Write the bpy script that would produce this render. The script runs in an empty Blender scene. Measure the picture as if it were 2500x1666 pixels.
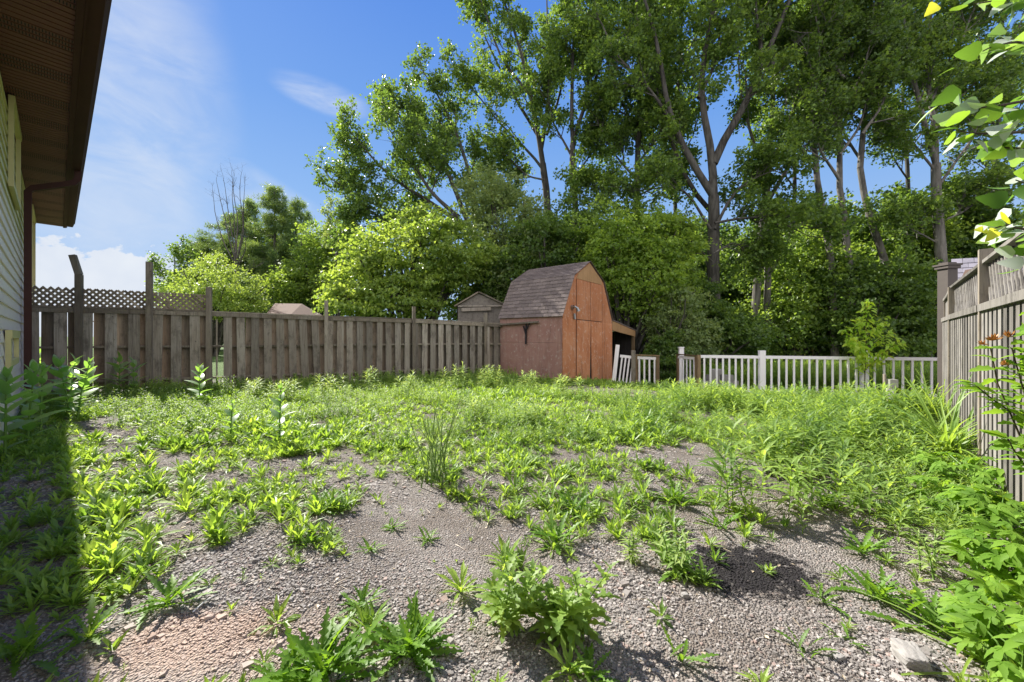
import bpy, math, random
import numpy as np
from mathutils import Vector
rad = math.radians
C = bpy.context.scene.collection
scene = bpy.context.scene
rng = np.random.default_rng(7)
random.seed(7)
# ------------------------------------------------------------ camera, sky, sun, exposure
F, CX, HZ, EYE = 966.0, 1250.0, 820.0, 1.4
cam = bpy.data.objects.new('camera', bpy.data.cameras.new('camera'))
C.objects.link(cam)
cam.location = (0, 0, EYE)
cam.rotation_euler = (rad(90), 0, 0)
cam.data.sensor_width = 36
cam.data.lens = 36 * F / 2500
cam.data.shift_y = -13 / 2500
cam.data.clip_start = 0.05
cam.data.clip_end = 2000
scene.camera = cam
SUN_EL, SUN_AZ = rad(41), rad(-46.2)      # azimuth from +Y, negative = left
sd = Vector((math.sin(SUN_AZ) * math.cos(SUN_EL), math.cos(SUN_AZ) * math.cos(SUN_EL), math.sin(SUN_EL)))
sl = bpy.data.lights.new('sun', 'SUN'); sl.energy = 4.8; sl.angle = rad(0.5); sl.color = (1, 0.95, 0.86)
so = bpy.data.objects.new('sun', sl); C.objects.link(so)
so.rotation_euler = sd.to_track_quat('Z', 'Y').to_euler()
scene.view_settings.view_transform = 'Standard'
scene.view_settings.look = 'None'
scene.view_settings.exposure = 1.27
scene.view_settings.gamma = 1
scene.cycles.max_bounces = 8
scene.cycles.diffuse_bounces = 4
scene.cycles.transmission_bounces = 4
scene.cycles.use_denoising = True
scene.cycles.use_adaptive_sampling = True
world = bpy.data.worlds.new('World'); scene.world = world; world.use_nodes = True
nt = world.node_tree; nt.nodes.clear()


class NT:
    """tiny helper to write node trees"""
    def __init__(s, t): s.t = t
    def n(s, k, **kw):
        x = s.t.nodes.new(k)
        for a, b in kw.items(): setattr(x, a, b)
        return x
    def put(s, sock, v):
        if v is None: return
        if hasattr(v, 'is_output'): s.t.links.new(v, sock)
        else: sock.default_value = v
    def m(s, op, a, b=None, c=None, clamp=False):
        x = s.n('ShaderNodeMath', operation=op, use_clamp=clamp)
        for i, v in enumerate((a, b, c)):
            if v is not None: s.put(x.inputs[i], v)
        return x.outputs[0]
    def mix(s, f, a, b, mode='MIX'):
        x = s.n('ShaderNodeMix', data_type='RGBA', blend_type=mode)
        s.put(x.inputs[0], f); s.put(x.inputs[6], col(a)); s.put(x.inputs[7], col(b))
        return x.outputs[2]
    def noise(s, vec, scale=5, det=3, rough=0.55, dist=0):
        x = s.n('ShaderNodeTexNoise'); s.put(x.inputs['Vector'], vec)
        x.inputs['Scale'].default_value = scale; x.inputs['Detail'].default_value = det
        x.inputs['Roughness'].default_value = rough; x.inputs['Distortion'].default_value = dist
        return x.outputs[0]
    def ramp(s, f, a, b, lo=0.0, hi=1.0):
        x = s.n('ShaderNodeMapRange'); x.interpolation_type = 'SMOOTHSTEP'
        s.put(x.inputs[0], f)
        for i, v in zip((1, 2, 3, 4), (a, b, lo, hi)): x.inputs[i].default_value = v
        return x.outputs[0]
    def vmap(s, vec, scale=(1, 1, 1), loc=(0, 0, 0), rot=(0, 0, 0)):
        x = s.n('ShaderNodeMapping'); s.put(x.inputs[0], vec)
        x.inputs['Scale'].default_value = scale; x.inputs['Location'].default_value = loc; x.inputs['Rotation'].default_value = rot
        return x.outputs[0]
    def bump(s, h, strength=0.4, dist=0.01):
        x = s.n('ShaderNodeBump'); s.put(x.inputs['Height'], h)
        x.inputs['Strength'].default_value = strength; x.inputs['Distance'].default_value = dist
        return x.outputs[0]


def col(c):
    return c if hasattr(c, 'is_output') else (tuple(c) + (1,))[:4]


w = NT(nt)
sky = w.n('ShaderNodeTexSky', sky_type='NISHITA', sun_disc=False)
sky.sun_elevation = SUN_EL; sky.sun_rotation = SUN_AZ
sky.air_density = 1.0; sky.dust_density = 0.4; sky.ozone_density = 3.0
tc = w.n('ShaderNodeTexCoord'); sx = w.n('ShaderNodeSeparateXYZ'); nt.links.new(tc.outputs['Generated'], sx.inputs[0])
az = w.m('ARCTAN2', sx.outputs[0], sx.outputs[1])
el = w.m('ARCSINE', sx.outputs[2])
cmb = w.n('ShaderNodeCombineXYZ'); nt.links.new(az, cmb.inputs[0]); nt.links.new(el, cmb.inputs[1])


def blob(a0, e0, ra, re, lo=1.3, hi=0.1, rot=0.0):
    da = w.m('SUBTRACT', az, rad(a0)); de = w.m('SUBTRACT', el, rad(e0))
    c, s_ = math.cos(rot), math.sin(rot)
    u = w.m('DIVIDE', w.m('ADD', w.m('MULTIPLY', da, c), w.m('MULTIPLY', de, s_)), rad(ra))
    v = w.m('DIVIDE', w.m('SUBTRACT', w.m('MULTIPLY', de, c), w.m('MULTIPLY', da, s_)), rad(re))
    d = w.m('ADD', w.m('MULTIPLY', u, u), w.m('MULTIPLY', v, v))
    return w.ramp(d, lo, hi, 0, 1)


cn = w.noise(w.vmap(cmb.outputs[0], (3, 8, 1), rot=(0, 0, 0.5)), 1.6, 6, 0.6, 0.6)
cir = w.m('MULTIPLY', blob(-46, 22, 8, 13, 2.6, 0.0), w.ramp(cn, 0.25, 0.75, 0.25, 1))
cir = w.m('MULTIPLY', cir, 0.6)
c2 = w.m('MULTIPLY', blob(-25.5, 28.6, 6.0, 1.8, 1.3, 0, -0.1), w.ramp(cn, 0.3, 0.65))
cir = w.m('MAXIMUM', cir, w.m('MULTIPLY', c2, 0.6))
c3 = w.m('MULTIPLY', blob(-33, 17, 22, 2.6, 1.3, 0, -0.45), w.ramp(cn, 0.3, 0.7))
cir = w.m('MAXIMUM', cir, w.m('MULTIPLY', c3, 0.4))
cu_n = w.noise(w.vmap(cmb.outputs[0], (1, 1.3, 1)), 26, 6, 0.55)
top = w.m('ADD', rad(3.4), w.m('MULTIPLY', cu_n, rad(9.0)))
top = w.m('ADD', top, w.m('MULTIPLY', w.noise(cmb.outputs[0], 7, 1), rad(2.5)))
cum = w.m('MULTIPLY', w.ramp(w.m('SUBTRACT', top, el), 0, 0.012), w.ramp(w.m('ABSOLUTE', w.m('ADD', az, rad(47))), 0.17, 0.07))
cov = w.m('MAXIMUM', cir, w.m('MULTIPLY', cum, 0.9))
SKYF = 0.12 * 2 ** 1.27                     # what a radiance of 1 shows as in the picture
sc_ = w.n('ShaderNodeSeparateColor'); nt.links.new(sky.outputs[0], sc_.inputs[0])
cb = w.n('ShaderNodeCombineColor')
for i_, (lim, k_) in enumerate(((2.7, 4.2), (3.6, 4.2), (4.5, 4.5))):       # rolls off the glare round the sun
    v_ = sc_.outputs[i_]; w.put(cb.inputs[i_], w.m('DIVIDE', w.m('MULTIPLY', v_, lim), w.m('ADD', v_, k_)))
rp_ = w.n('ShaderNodeValToRGB'); w.put(rp_.inputs[0], w.m('DIVIDE', el, math.pi / 2, clamp=True))
e_ = rp_.color_ramp.elements
e_[0].position = 0.0; e_[0].color = (.52, .68, .93, 1); e_[1].position = 1.0; e_[1].color = (.04, .15, .60, 1)
for p_, c_ in ((.10, (.42, .60, .92)), (.20, (.27, .49, .92)), (.31, (.16, .37, .88)), (.44, (.095, .275, .84))):
    x_ = e_.new(p_); x_.color = c_ + (1,)
grad = w.mix(1.0, rp_.outputs[0], (1 / SKYF,) * 3, 'MULTIPLY')
skc = w.mix(0.82, cb.outputs[0], grad)
cc = w.mix(w.noise(cmb.outputs[0], 18, 4), (.70 / SKYF, .76 / SKYF, .88 / SKYF), (.90 / SKYF, .93 / SKYF, .96 / SKYF))
out = w.mix(cov, skc, cc)
# unseen bright clouds added to the sky behind the camera as fill light
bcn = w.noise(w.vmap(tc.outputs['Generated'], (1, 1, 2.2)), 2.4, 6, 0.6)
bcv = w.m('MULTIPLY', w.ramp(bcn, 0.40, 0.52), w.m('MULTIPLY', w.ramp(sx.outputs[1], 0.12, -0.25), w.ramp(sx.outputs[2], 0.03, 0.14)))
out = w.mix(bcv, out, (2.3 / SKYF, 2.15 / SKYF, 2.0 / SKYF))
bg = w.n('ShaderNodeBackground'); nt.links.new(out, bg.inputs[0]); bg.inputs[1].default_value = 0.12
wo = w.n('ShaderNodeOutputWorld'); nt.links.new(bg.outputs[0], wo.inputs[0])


# ------------------------------------------------------------ helpers
def P(px, py, d):
    """point seen at photo pixel (px, py) at depth d metres"""
    return np.array([(px - CX) / F * d, d, EYE + (HZ - py) * d / F])


def on_line(px, p, d):
    """where the vertical plane through p along d meets the column px: returns (x, y)"""
    k = (px - CX) / F
    t = (k * p[1] - p[0]) / (d[0] - k * d[1])
    return np.array([p[0] + t * d[0], p[1] + t * d[1]])


def sst(a, b, v):
    t = np.clip((v - a) / (b - a), 0, 1); return t * t * (3 - 2 * t)


def ground_h(x, y):
    s = 0.695 * x + 0.72 * y
    h = -0.36 * sst(9.6, 13.0, s)
    h = h + 0.02 * np.sin(x * 1.3 + 1) * np.cos(y * 1.1) + 0.012 * np.sin(x * 3.1 + y * 2.3)
    return h


def G(px, py):
    """point of the ground seen at pixel"""
    z = 0.0
    for _ in range(6):
        d = (EYE - z) * F / (py - HZ); x = (px - CX) / F * d
        z = float(ground_h(x, d))
    return np.array([x, d, z])


def mk(name, parts, mat, parent=None, smooth=False, base=None):
    """one mesh object from a list of (verts, faces, rnd); faces is an (n,3) or (n,4) array"""
    V, L, LT, R, MI = [], [], [], [], []
    off = 0
    for p in parts:
        v, f, r = p[0], np.asarray(p[1]), p[2]
        v = np.asarray(v, float)
        V.append(v); L.append((f + off).ravel()); LT.append(np.full(len(f), f.shape[1]))
        R.append(np.broadcast_to(np.asarray(r, float), (len(v),)) if np.ndim(r) == 0 else np.asarray(r, float))
        MI.append(np.full(len(f), p[3] if len(p) > 3 else 0))
        off += len(v)
    V = np.concatenate(V); L = np.concatenate(L); LT = np.concatenate(LT); R = np.concatenate(R); MI = np.concatenate(MI)
    o0 = np.array(parent['_base']) if parent is not None and '_base' in parent else np.zeros(3)
    loc = np.zeros(3)
    if base is not None and parent is None: loc = np.array(base, float); o0 = loc
    V = V - o0
    me = bpy.data.meshes.new(name)
    me.vertices.add(len(V)); me.vertices.foreach_set('co', V.astype(np.float32).ravel())
    me.loops.add(len(L)); me.loops.foreach_set('vertex_index', L.astype(np.int32))
    me.polygons.add(len(LT))
    st = np.concatenate([[0], np.cumsum(LT)[:-1]])
    me.polygons.foreach_set('loop_start', st.astype(np.int32)); me.polygons.foreach_set('loop_total', LT.astype(np.int32))
    me.polygons.foreach_set('use_smooth', np.full(len(LT), smooth))
    mats = mat if isinstance(mat, (list, tuple)) else [mat]
    for m in mats: me.materials.append(m)
    me.polygons.foreach_set('material_index', MI.astype(np.int32))
    a = me.attributes.new('rnd', 'FLOAT', 'POINT'); a.data.foreach_set('value', R.astype(np.float32))
    me.update(calc_edges=True)
    o = bpy.data.objects.new(name, me); C.objects.link(o)
    o.location = loc
    if parent is not None: o.parent = parent
    return o


def tag(o, label=None, cat=None, group=None, kind=None):
    if label: o['label'] = label
    if cat: o['category'] = cat
    if group: o['group'] = group
    if kind: o['kind'] = kind
    return o


def thing(name, base, label, cat, group=None):
    o = bpy.data.objects.new(name, None); C.objects.link(o)
    o.location = [float(v) for v in base]; o.empty_display_size = 0.2
    o['_base'] = [float(v) for v in base]
    return tag(o, label, cat, group)


BF = np.array([[0, 3, 2, 1], [4, 5, 6, 7], [0, 1, 5, 4], [1, 2, 6, 5], [2, 3, 7, 6], [3, 0, 4, 7]])


def unit(v):
    v = np.asarray(v, float); return v / (np.linalg.norm(v) + 1e-12)


def box(o, ex, ey, ez, r=None):
    """box from corner o spanned by three edge vectors"""
    o, ex, ey, ez = (np.asarray(a, float) for a in (o, ex, ey, ez))
    v = np.array([o, o + ex, o + ex + ey, o + ey, o + ez, o + ex + ez, o + ex + ey + ez, o + ey + ez])
    return (v, BF, random.random() if r is None else r)


def bar(a, b, wd, th, side=None, r=None):
    """rectangular bar from a to b; wd along side, th across"""
    a, b = np.asarray(a, float), np.asarray(b, float)
    t = unit(b - a)
    s = np.array([1, 0, 0.0]) if side is None else np.asarray(side, float)
    s = unit(s - t * np.dot(s, t)); n = np.cross(t, s)
    return box(a - s * wd / 2 - n * th / 2, s * wd, n * th, b - a, r)


def prism(poly, d, r=None):
    """polygon (n,3) extruded by vector d, fan-capped"""
    p = np.asarray(poly, float); n = len(p)
    v = np.concatenate([p, p + np.asarray(d, float)])
    rr = random.random() if r is None else r
    out = [(v, np.array([[i, (i + 1) % n, n + (i + 1) % n, n + i] for i in range(n)]), rr)]
    tri = np.array([[0, i + 1, i] for i in range(1, n - 1)])
    tri2 = np.array([[n, n + i, n + i + 1] for i in range(1, n - 1)])
    out.append((v.copy(), np.concatenate([tri, tri2]), rr))
    return out


def tubes(pts, rads, k=6, r=None):
    """pts (B,n,3), rads (B,n): tapered tubes, vectorised"""
    pts = np.asarray(pts, float); rads = np.asarray(rads, float)
    B, n, _ = pts.shape
    T = np.gradient(pts, axis=1); T /= np.linalg.norm(T, axis=2, keepdims=True) + 1e-9
    ref = np.where(np.abs(T[:, :1, 2:3]) > 0.85, np.array([1.0, 0.1, 0]), np.array([0.0, 0.1, 1.0]))
    s = np.cross(T, np.broadcast_to(ref, T.shape)); s /= np.linalg.norm(s, axis=2, keepdims=True) + 1e-9
    u = np.cross(T, s)
    a = np.arange(k) * 2 * np.pi / k
    V = pts[:, :, None, :] + rads[:, :, None, None] * (np.cos(a)[None, None, :, None] * s[:, :, None, :] + np.sin(a)[None, None, :, None] * u[:, :, None, :])
    V = V.reshape(-1, 3)
    i = np.arange(n - 1)[:, None] * k; j = np.arange(k)[None, :]; j2 = (j + 1) % k
    f = np.stack([i + j, i + j2, i + k + j2, i + k + j], -1).reshape(-1, 4)
    Fs = (np.arange(B)[:, None, None] * n * k + f[None]).reshape(-1, 4)
    R = np.repeat(rng.random(B) if r is None else np.full(B, r), n * k)
    return (V, Fs, R)


def tube(path, radii, k=8, r=None):
    path = np.asarray(path, float); n = len(path)
    rr = np.linspace(radii[0], radii[1], n) if len(radii) == 2 and n != 2 else np.asarray(radii, float)
    return tubes(path[None], rr[None], k, r)


def leaf_t(L=1, W=0.3, n=4, shape='lance', fold=0.25, bend=0.3, teeth=0.0):
    """leaf template along +X, upper side +Z"""
    u = np.linspace(0, 1, n + 1)
    if shape == 'lance': wd = np.sin(np.pi * np.clip(u, 0, 1) ** 0.9) ** 0.9
    elif shape == 'obl': wd = np.sin(np.pi * u ** 1.5) ** 0.8 + 0.10 * (1 - u)
    elif shape == 'ovate': wd = np.sin(np.pi * u ** 0.75) ** 0.7
    elif shape == 'delta': wd = np.where(u < 0.25, np.sin(u / 0.25 * np.pi / 2) ** 0.6, (1 - (u - 0.25) / 0.75) ** 0.75)
    else: wd = np.clip(1 - u, 0.05, 1) ** 0.6
    wd = wd * W / 2
    if teeth: wd = wd * (1 + teeth * np.where(np.arange(n + 1) % 2 == 0, -1, 1))
    wd[-1] = 0.004 * L
    x = u * L; z = -bend * L * u ** 2
    V = []
    for i in range(n + 1):
        V += [(x[i], wd[i], z[i] + fold * wd[i]), (x[i], 0, z[i]), (x[i], -wd[i], z[i] + fold * wd[i])]
    f = []
    for i in range(n):
        a = 3 * i; f += [(a, a + 3, a + 4, a + 1), (a + 1, a + 4, a + 5, a + 2)]
    V = np.array(V); V[0, 1] = max(V[0, 1], 0.01 * L); V[2, 1] = -V[0, 1]
    return V, np.array(f)


def put_leaves(tpl, pos, d, up, sc, r=None):
    """instances of a leaf template: pos (N,3), direction d, approximate up vector, scale"""
    V, Fc = tpl
    pos, d, up = (np.asarray(a, float) for a in (pos, d, up))
    N = len(pos); sc = np.broadcast_to(np.asarray(sc, float), (N,))
    d = d / (np.linalg.norm(d, axis=1, keepdims=True) + 1e-9)
    s = np.cross(up, d); s /= np.linalg.norm(s, axis=1, keepdims=True) + 1e-9
    nrm = np.cross(d, s)
    R = np.stack([d, s, nrm], 1)                       # rows
    W = pos[:, None, :] + sc[:, None, None] * np.einsum('vk,nkj->nvj', V, R)
    nv = len(V)
    Fs = (np.arange(N)[:, None, None] * nv + Fc[None]).reshape(-1, Fc.shape[1])
    r = rng.random(N) if r is None else r
    return (W.reshape(-1, 3), Fs, np.repeat(r, nv))


def scatter(tpls, pos, yaw, sc, r=None, tilt=0.0):
    """instances of plant templates (V,F,R) turned about Z"""
    out = []
    pick = rng.integers(0, len(tpls), len(pos))
    r = rng.random(len(pos)) if r is None else r
    for k, (V, Fc, R0) in enumerate(tpls):
        m = pick == k
        if not m.any(): continue
        p, a, s, rr = pos[m], yaw[m], sc[m], r[m]
        c, sn = np.cos(a), np.sin(a)
        X = V[None, :, 0] * c[:, None] - V[None, :, 1] * sn[:, None]
        Y = V[None, :, 0] * sn[:, None] + V[None, :, 1] * c[:, None]
        Z = np.broadcast_to(V[None, :, 2], X.shape)
        W = np.stack([X, Y, Z], -1) * s[:, None, None] + p[:, None, :]
        n = len(p); nv = len(V)
        Fs = (np.arange(n)[:, None, None] * nv + Fc[None]).reshape(-1, Fc.shape[1])
        RR = (R0[None, :] * 0.35 + rr[:, None] * 0.65).ravel()
        out.append((W.reshape(-1, 3), Fs, RR))
    return out


def join(parts):
    V, Fs, R, off = [], [], [], 0
    for p in parts:
        V.append(p[0]); Fs.append(p[1] + off); R.append(np.broadcast_to(p[2], (len(p[0]),))); off += len(p[0])
    return np.concatenate(V), np.concatenate(Fs), np.concatenate(R)


# ------------------------------------------------------------ materials
def new_mat(name):
    m = bpy.data.materials.new(name); m.use_nodes = True; m.node_tree.nodes.clear()
    h = NT(m.node_tree)
    h.out = h.n('ShaderNodeOutputMaterial')
    h.obj = h.n('ShaderNodeTexCoord').outputs['Object']
    h.rnd = h.n('ShaderNodeAttribute', attribute_name='rnd').outputs['Fac']
    return m, h


def finish(h, color, rough=0.8, bump=None, spec=0.3, metal=0.0, sub=None):
    b = h.n('ShaderNodeBsdfPrincipled')
    h.put(b.inputs['Base Color'], col(color)); h.put(b.inputs['Roughness'], rough)
    b.inputs['Specular IOR Level'].default_value = spec; b.inputs['Metallic'].default_value = metal
    if bump is not None: h.put(b.inputs['Normal'], bump)
    h.t.links.new(b.outputs[0], h.out.inputs[0]); return b


def plain(name, c, rough=0.6, var=0.15, spec=0.4, scale=6, metal=0.0, dirt=None):
    m, h = new_mat(name)
    n = h.noise(h.obj, scale, 5, 0.6)
    c0 = tuple(v * (1 - var) for v in c); c1 = tuple(min(1, v * (1 + var)) for v in c)
    k = h.mix(n, c0, c1)
    if dirt:
        k = h.mix(h.ramp(h.noise(h.obj, scale * 2.3, 6, 0.7), 0.52, 0.75, 0, 0.8), k, dirt)
    finish(h, k, rough, h.bump(h.noise(h.obj, scale * 12, 3), 0.15, 0.004), spec, metal)
    return m


def wood(name, grey, brown, dark, amt=0.5, bright=1.0, lo=0.35, hi=0.75):
    """weathered boards: grain runs along Z"""
    m, h = new_mat(name)
    off = h.n('ShaderNodeCombineXYZ'); h.put(off.inputs[0], h.m('MULTIPLY', h.rnd, 37)); h.put(off.inputs[1], h.m('MULTIPLY', h.rnd, 91)); h.put(off.inputs[2], h.m('MULTIPLY', h.rnd, 13))
    v = h.n('ShaderNodeVectorMath', operation='ADD'); h.put(v.inputs[0], h.obj); h.put(v.inputs[1], off.outputs[0])
    g = h.noise(h.vmap(v.outputs[0], (38, 38, 1.6)), 1, 5, 0.7)
    b = h.noise(h.vmap(v.outputs[0], (4, 4, 0.8)), 1, 4, 0.6)
    k = h.mix(h.ramp(b, lo, hi), grey, brown)
    k = h.mix(h.m('MULTIPLY', h.ramp(g, 0.45, 0.75), amt), k, dark)
    r2 = h.m('FRACT', h.m('MULTIPLY', h.rnd, 7.31))
    k = h.mix(h.ramp(r2, 0, 1, 0, 0.55), k, h.mix(0.5, brown, dark))
    sp = h.noise(v.outputs[0], 22, 1)                      # knots
    k = h.mix(h.ramp(sp, 0.73, 0.78, 0, 0.85), k, tuple(c * 0.35 for c in dark))
    st = h.noise(h.vmap(v.outputs[0], (9, 9, 0.5)), 1, 3)
    k = h.mix(h.ramp(st, 0.6, 0.78, 0, 0.6), k, tuple(c * 0.5 for c in dark))
    r4 = h.m('FRACT', h.m('MULTIPLY', h.rnd, 23.7))
    k = h.mix(h.ramp(r4, 0, 1, 0.0, 0.42), k, (0, 0, 0))
    blo = h.noise(h.vmap(v.outputs[0], (2, 2, 1)), 1.7, 5, .75)
    k = h.mix(h.ramp(blo, .48, .68, 0, .6), k, tuple(c * .5 for c in dark))
    finish(h, k, 0.85, h.bump(g, 0.5, 0.004), 0.2)
    return m


LB = 1.4


def leafmat(name, c0, c1, tr=0.5, tcol=None, rough=0.45, spec=0.4, under=None, vary=0):
    """leaf: reflects and lets light through; shade of green varies leaf by leaf"""
    m, h = new_mat(name)
    c0, c1 = tuple(v * LB for v in c0), tuple(v * LB for v in c1)
    k = h.mix(h.rnd, c0, c1)
    t0 = tcol or tuple(min(1, v) for v in (c0[0] * 2.6, c0[1] * 2.3, c0[2] * 1.2))
    t1 = tuple(min(1, v) for v in (c1[0] * 2.6, c1[1] * 2.3, c1[2] * 1.2)) if tcol is None else tuple(v * 1.25 for v in tcol)
    kt = h.mix(h.rnd, t0, t1)
    if vary:
        nz = h.noise(h.obj, vary, 3, 0.6)
        k = h.mix(h.ramp(nz, 0.47, 0.62, 0, 0.62), k, (c0[0] * .62, c0[1] * .72, c0[2] * .9))
        kt = h.mix(h.ramp(nz, 0.47, 0.62, 0, 0.62), kt, (t0[0] * .60, t0[1] * .75, t0[2] * .8))
    b = h.n('ShaderNodeBsdfPrincipled')
    if under:
        k = h.mix(h.n('ShaderNodeNewGeometry').outputs['Backfacing'], k, under)
    h.put(b.inputs['Base Color'], k); b.inputs['Roughness'].default_value = rough; b.inputs['Specular IOR Level'].default_value = spec
    tl = h.n('ShaderNodeBsdfTranslucent'); h.put(tl.inputs[0], kt)
    mx = h.n('ShaderNodeMixShader'); mx.inputs[0].default_value = tr
    h.t.links.new(b.outputs[0], mx.inputs[1]); h.t.links.new(tl.outputs[0], mx.inputs[2])
    h.t.links.new(mx.outputs[0], h.out.inputs[0])
    return m


def bark(name, c0, c1, sc=1.0):
    m, h = new_mat(name)
    n = h.noise(h.vmap(h.obj, (9 * sc, 9 * sc, 1.6 * sc)), 1, 5, 0.65, 0.4)
    n2 = h.noise(h.obj, 0.6, 3)
    k = h.mix(h.ramp(n, 0.35, 0.65), c0, c1)
    k = h.mix(h.ramp(n2, 0.4, 0.7, 0, 0.5), k, tuple(v * 1.5 for v in c1))
    finish(h, k, 0.9, h.bump(n, 0.8, 0.03), 0.15)
    return m


M = {}
M['leaf_poplar'] = leafmat('poplar leaves', (0.026, 0.060, 0.014), (0.115, 0.180, 0.036), 0.42, rough=0.45, spec=0.3)
M['leaf_dark'] = leafmat('dark leaves', (0.026, 0.058, 0.014), (0.095, 0.155, 0.034), 0.45, rough=0.42)
M['leaf_bright'] = leafmat('maple leaves', (0.070, 0.125, 0.028), (0.175, 0.24, 0.05), 0.42)
M['leaf_mid2'] = leafmat('lighter shrub leaves', (0.07, 0.125, 0.025), (0.17, 0.25, 0.045), 0.48)  # a lighter leaf green than the plain shrub leaves
M['leaf_mid'] = leafmat('shrub leaves', (0.042, 0.085, 0.018), (0.15, 0.22, 0.042), 0.48)
M['leaf_silver'] = leafmat('grey green leaves', (0.085, 0.13, 0.05), (0.15, 0.20, 0.08), 0.4)
M['needle'] = leafmat('pine needles', (0.035, 0.075, 0.028), (0.12, 0.17, 0.045), 0.35, rough=0.5)
M['leaf_locust'] = leafmat('feathery yellow green leaves', (0.10, 0.155, 0.035), (0.165, 0.23, 0.055), 0.42)
M['weed'] = leafmat('weed leaves', (0.088, 0.158, 0.026), (0.195, 0.285, 0.055), 0.44, rough=0.45, spec=0.4, vary=1.3)
M['weed_dark'] = leafmat('dark rosette leaves', (0.055, 0.12, 0.012), (0.10, 0.19, 0.02), 0.4, rough=0.5)
M['weed_up'] = leafmat('upright weed leaves', (0.086, 0.15, 0.032), (0.20, 0.285, 0.072), 0.43, rough=0.5, vary=1.1)
M['weed_fine'] = leafmat('fine weed leaves', (0.086, 0.15, 0.026), (0.19, 0.275, 0.055), 0.43, vary=1.7)
M['milk'] = leafmat('milkweed leaves', (0.09, 0.19, 0.045), (0.16, 0.29, 0.07), 0.4, under=(0.22, 0.30, 0.16), rough=0.38, spec=0.6)
M['sap'] = leafmat('sapling leaves', (0.17, 0.29, 0.03), (0.28, 0.42, 0.06), 0.5)
M['lush'] = leafmat('lush lobed leaves', (0.075, 0.15, 0.018), (0.15, 0.25, 0.035), 0.42, rough=0.6, spec=.2)
M['pop_near'] = leafmat('white poplar leaves', (0.05, 0.12, 0.02), (0.13, 0.23, 0.03), 0.38, under=(0.55, 0.60, 0.54), rough=0.5)
M['yellow'] = leafmat('yellowing leaves', (0.45, 0.42, 0.03), (0.55, 0.50, 0.05), 0.5)
M['straw'] = leafmat('dry straw', (0.20, 0.15, 0.10), (0.42, 0.35, 0.25), 0.15, tcol=(0.3, 0.2, 0.1))
M['rust'] = leafmat('rusty seed heads', (0.25, 0.12, 0.04), (0.36, 0.20, 0.08), 0.3, tcol=(0.3, 0.15, 0.05))
M['petal'] = leafmat('orange petals', (0.26, 0.11, 0.03), (0.38, 0.19, 0.05), 0.25, tcol=(0.3, 0.13, 0.03))
M['gold'] = leafmat('pale grey green leaves', (0.13, 0.20, 0.06), (0.25, 0.33, 0.12), 0.4, rough=0.55)
M['stem'] = plain('green stems', (0.12, 0.22, 0.04), 0.5)
M['stem_dark'] = plain('dark stems', (0.07, 0.05, 0.03), 0.6)
M['bark'] = bark('grey brown bark', (0.034, 0.031, 0.028), (0.10, 0.094, 0.084))
M['bark_pale'] = bark('pale bark', (0.065, 0.060, 0.053), (0.18, 0.17, 0.152))
M['bark_dead'] = bark('dead wood', (0.05, 0.045, 0.04), (0.12, 0.11, 0.10))
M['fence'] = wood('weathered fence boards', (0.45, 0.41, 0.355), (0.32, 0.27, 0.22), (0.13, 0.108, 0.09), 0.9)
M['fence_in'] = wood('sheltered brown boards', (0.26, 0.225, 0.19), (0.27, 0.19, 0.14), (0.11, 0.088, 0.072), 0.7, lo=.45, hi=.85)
M['fence_cap'] = wood('fence rails', (0.34, 0.30, 0.25), (0.25, 0.205, 0.155), (0.12, 0.10, 0.08), 0.8)
M['lattice'] = wood('lattice strips', (0.42, 0.36, 0.29), (0.30, 0.245, 0.18), (0.16, 0.13, 0.10), 0.5)
M['post_dark'] = wood('dark posts', (0.17, 0.135, 0.105), (0.12, 0.09, 0.065), (0.06, 0.045, 0.036), 0.6)
M['fence_silver'] = wood('silver grey fence boards', (0.35, 0.33, 0.31), (0.26, 0.24, 0.215), (0.10, 0.09, 0.08), 1.0)  # the right hand fence's own silver grey
M['new_wood'] = wood('new timber', (0.30, 0.22, 0.13), (0.33, 0.22, 0.12), (0.16, 0.11, 0.07), 0.4)
M['vinyl'] = plain('white vinyl', (0.90, 0.87, 0.90), 0.4, 0.05, 0.5, 3)
M['cap'] = plain('tan post cap', (0.42, 0.36, 0.26), 0.6)
M['black_cap'] = plain('black post cap', (0.03, 0.028, 0.03), 0.4)
M['brown_metal'] = plain('dark brown metal', (0.070, 0.032, 0.028), 0.75, 0.2, 0.12, 3)
M['brown_metal_light'] = plain('brown metal, dusty', (0.165, 0.066, 0.058), 0.7, 0.25, 0.4, 2)
M['yellow_trim'] = plain('pale yellow trim', (0.56, 0.50, 0.24), 0.55, 0.1, 0.4, 4)
M['glass'] = plain('window glass', (0.03, 0.035, 0.04), 0.08, 0.2, 0.8, 2)
M['dark'] = plain('dark interior boards', (0.035, 0.03, 0.028), 0.8, 0.3)
M['post_brown'] = plain('dark stained post', (0.075, 0.062, 0.055), 0.6)
M['steel'] = plain('galvanised steel', (0.32, 0.34, 0.36), 0.35, 0.3, 0.5, 20, 0.8, (0.12, 0.07, 0.04))
M['concrete'] = plain('rough concrete', (0.30, 0.285, 0.27), 0.9, 0.3, 0.2, 25, 0, (0.22, 0.2, 0.18))
M['plastic'] = plain('weathered grey green box', (0.30, 0.30, 0.25), 0.6, 0.2)
M['paper'] = plain('bleached paper', (0.70, 0.69, 0.68), 0.8, 0.08)
M['charcoal'] = plain('charred rubber', (0.015, 0.013, 0.016), 0.7, 0.3)
M['pipe'] = plain('grey plastic pipe', (0.22, 0.20, 0.20), 0.5)


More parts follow.
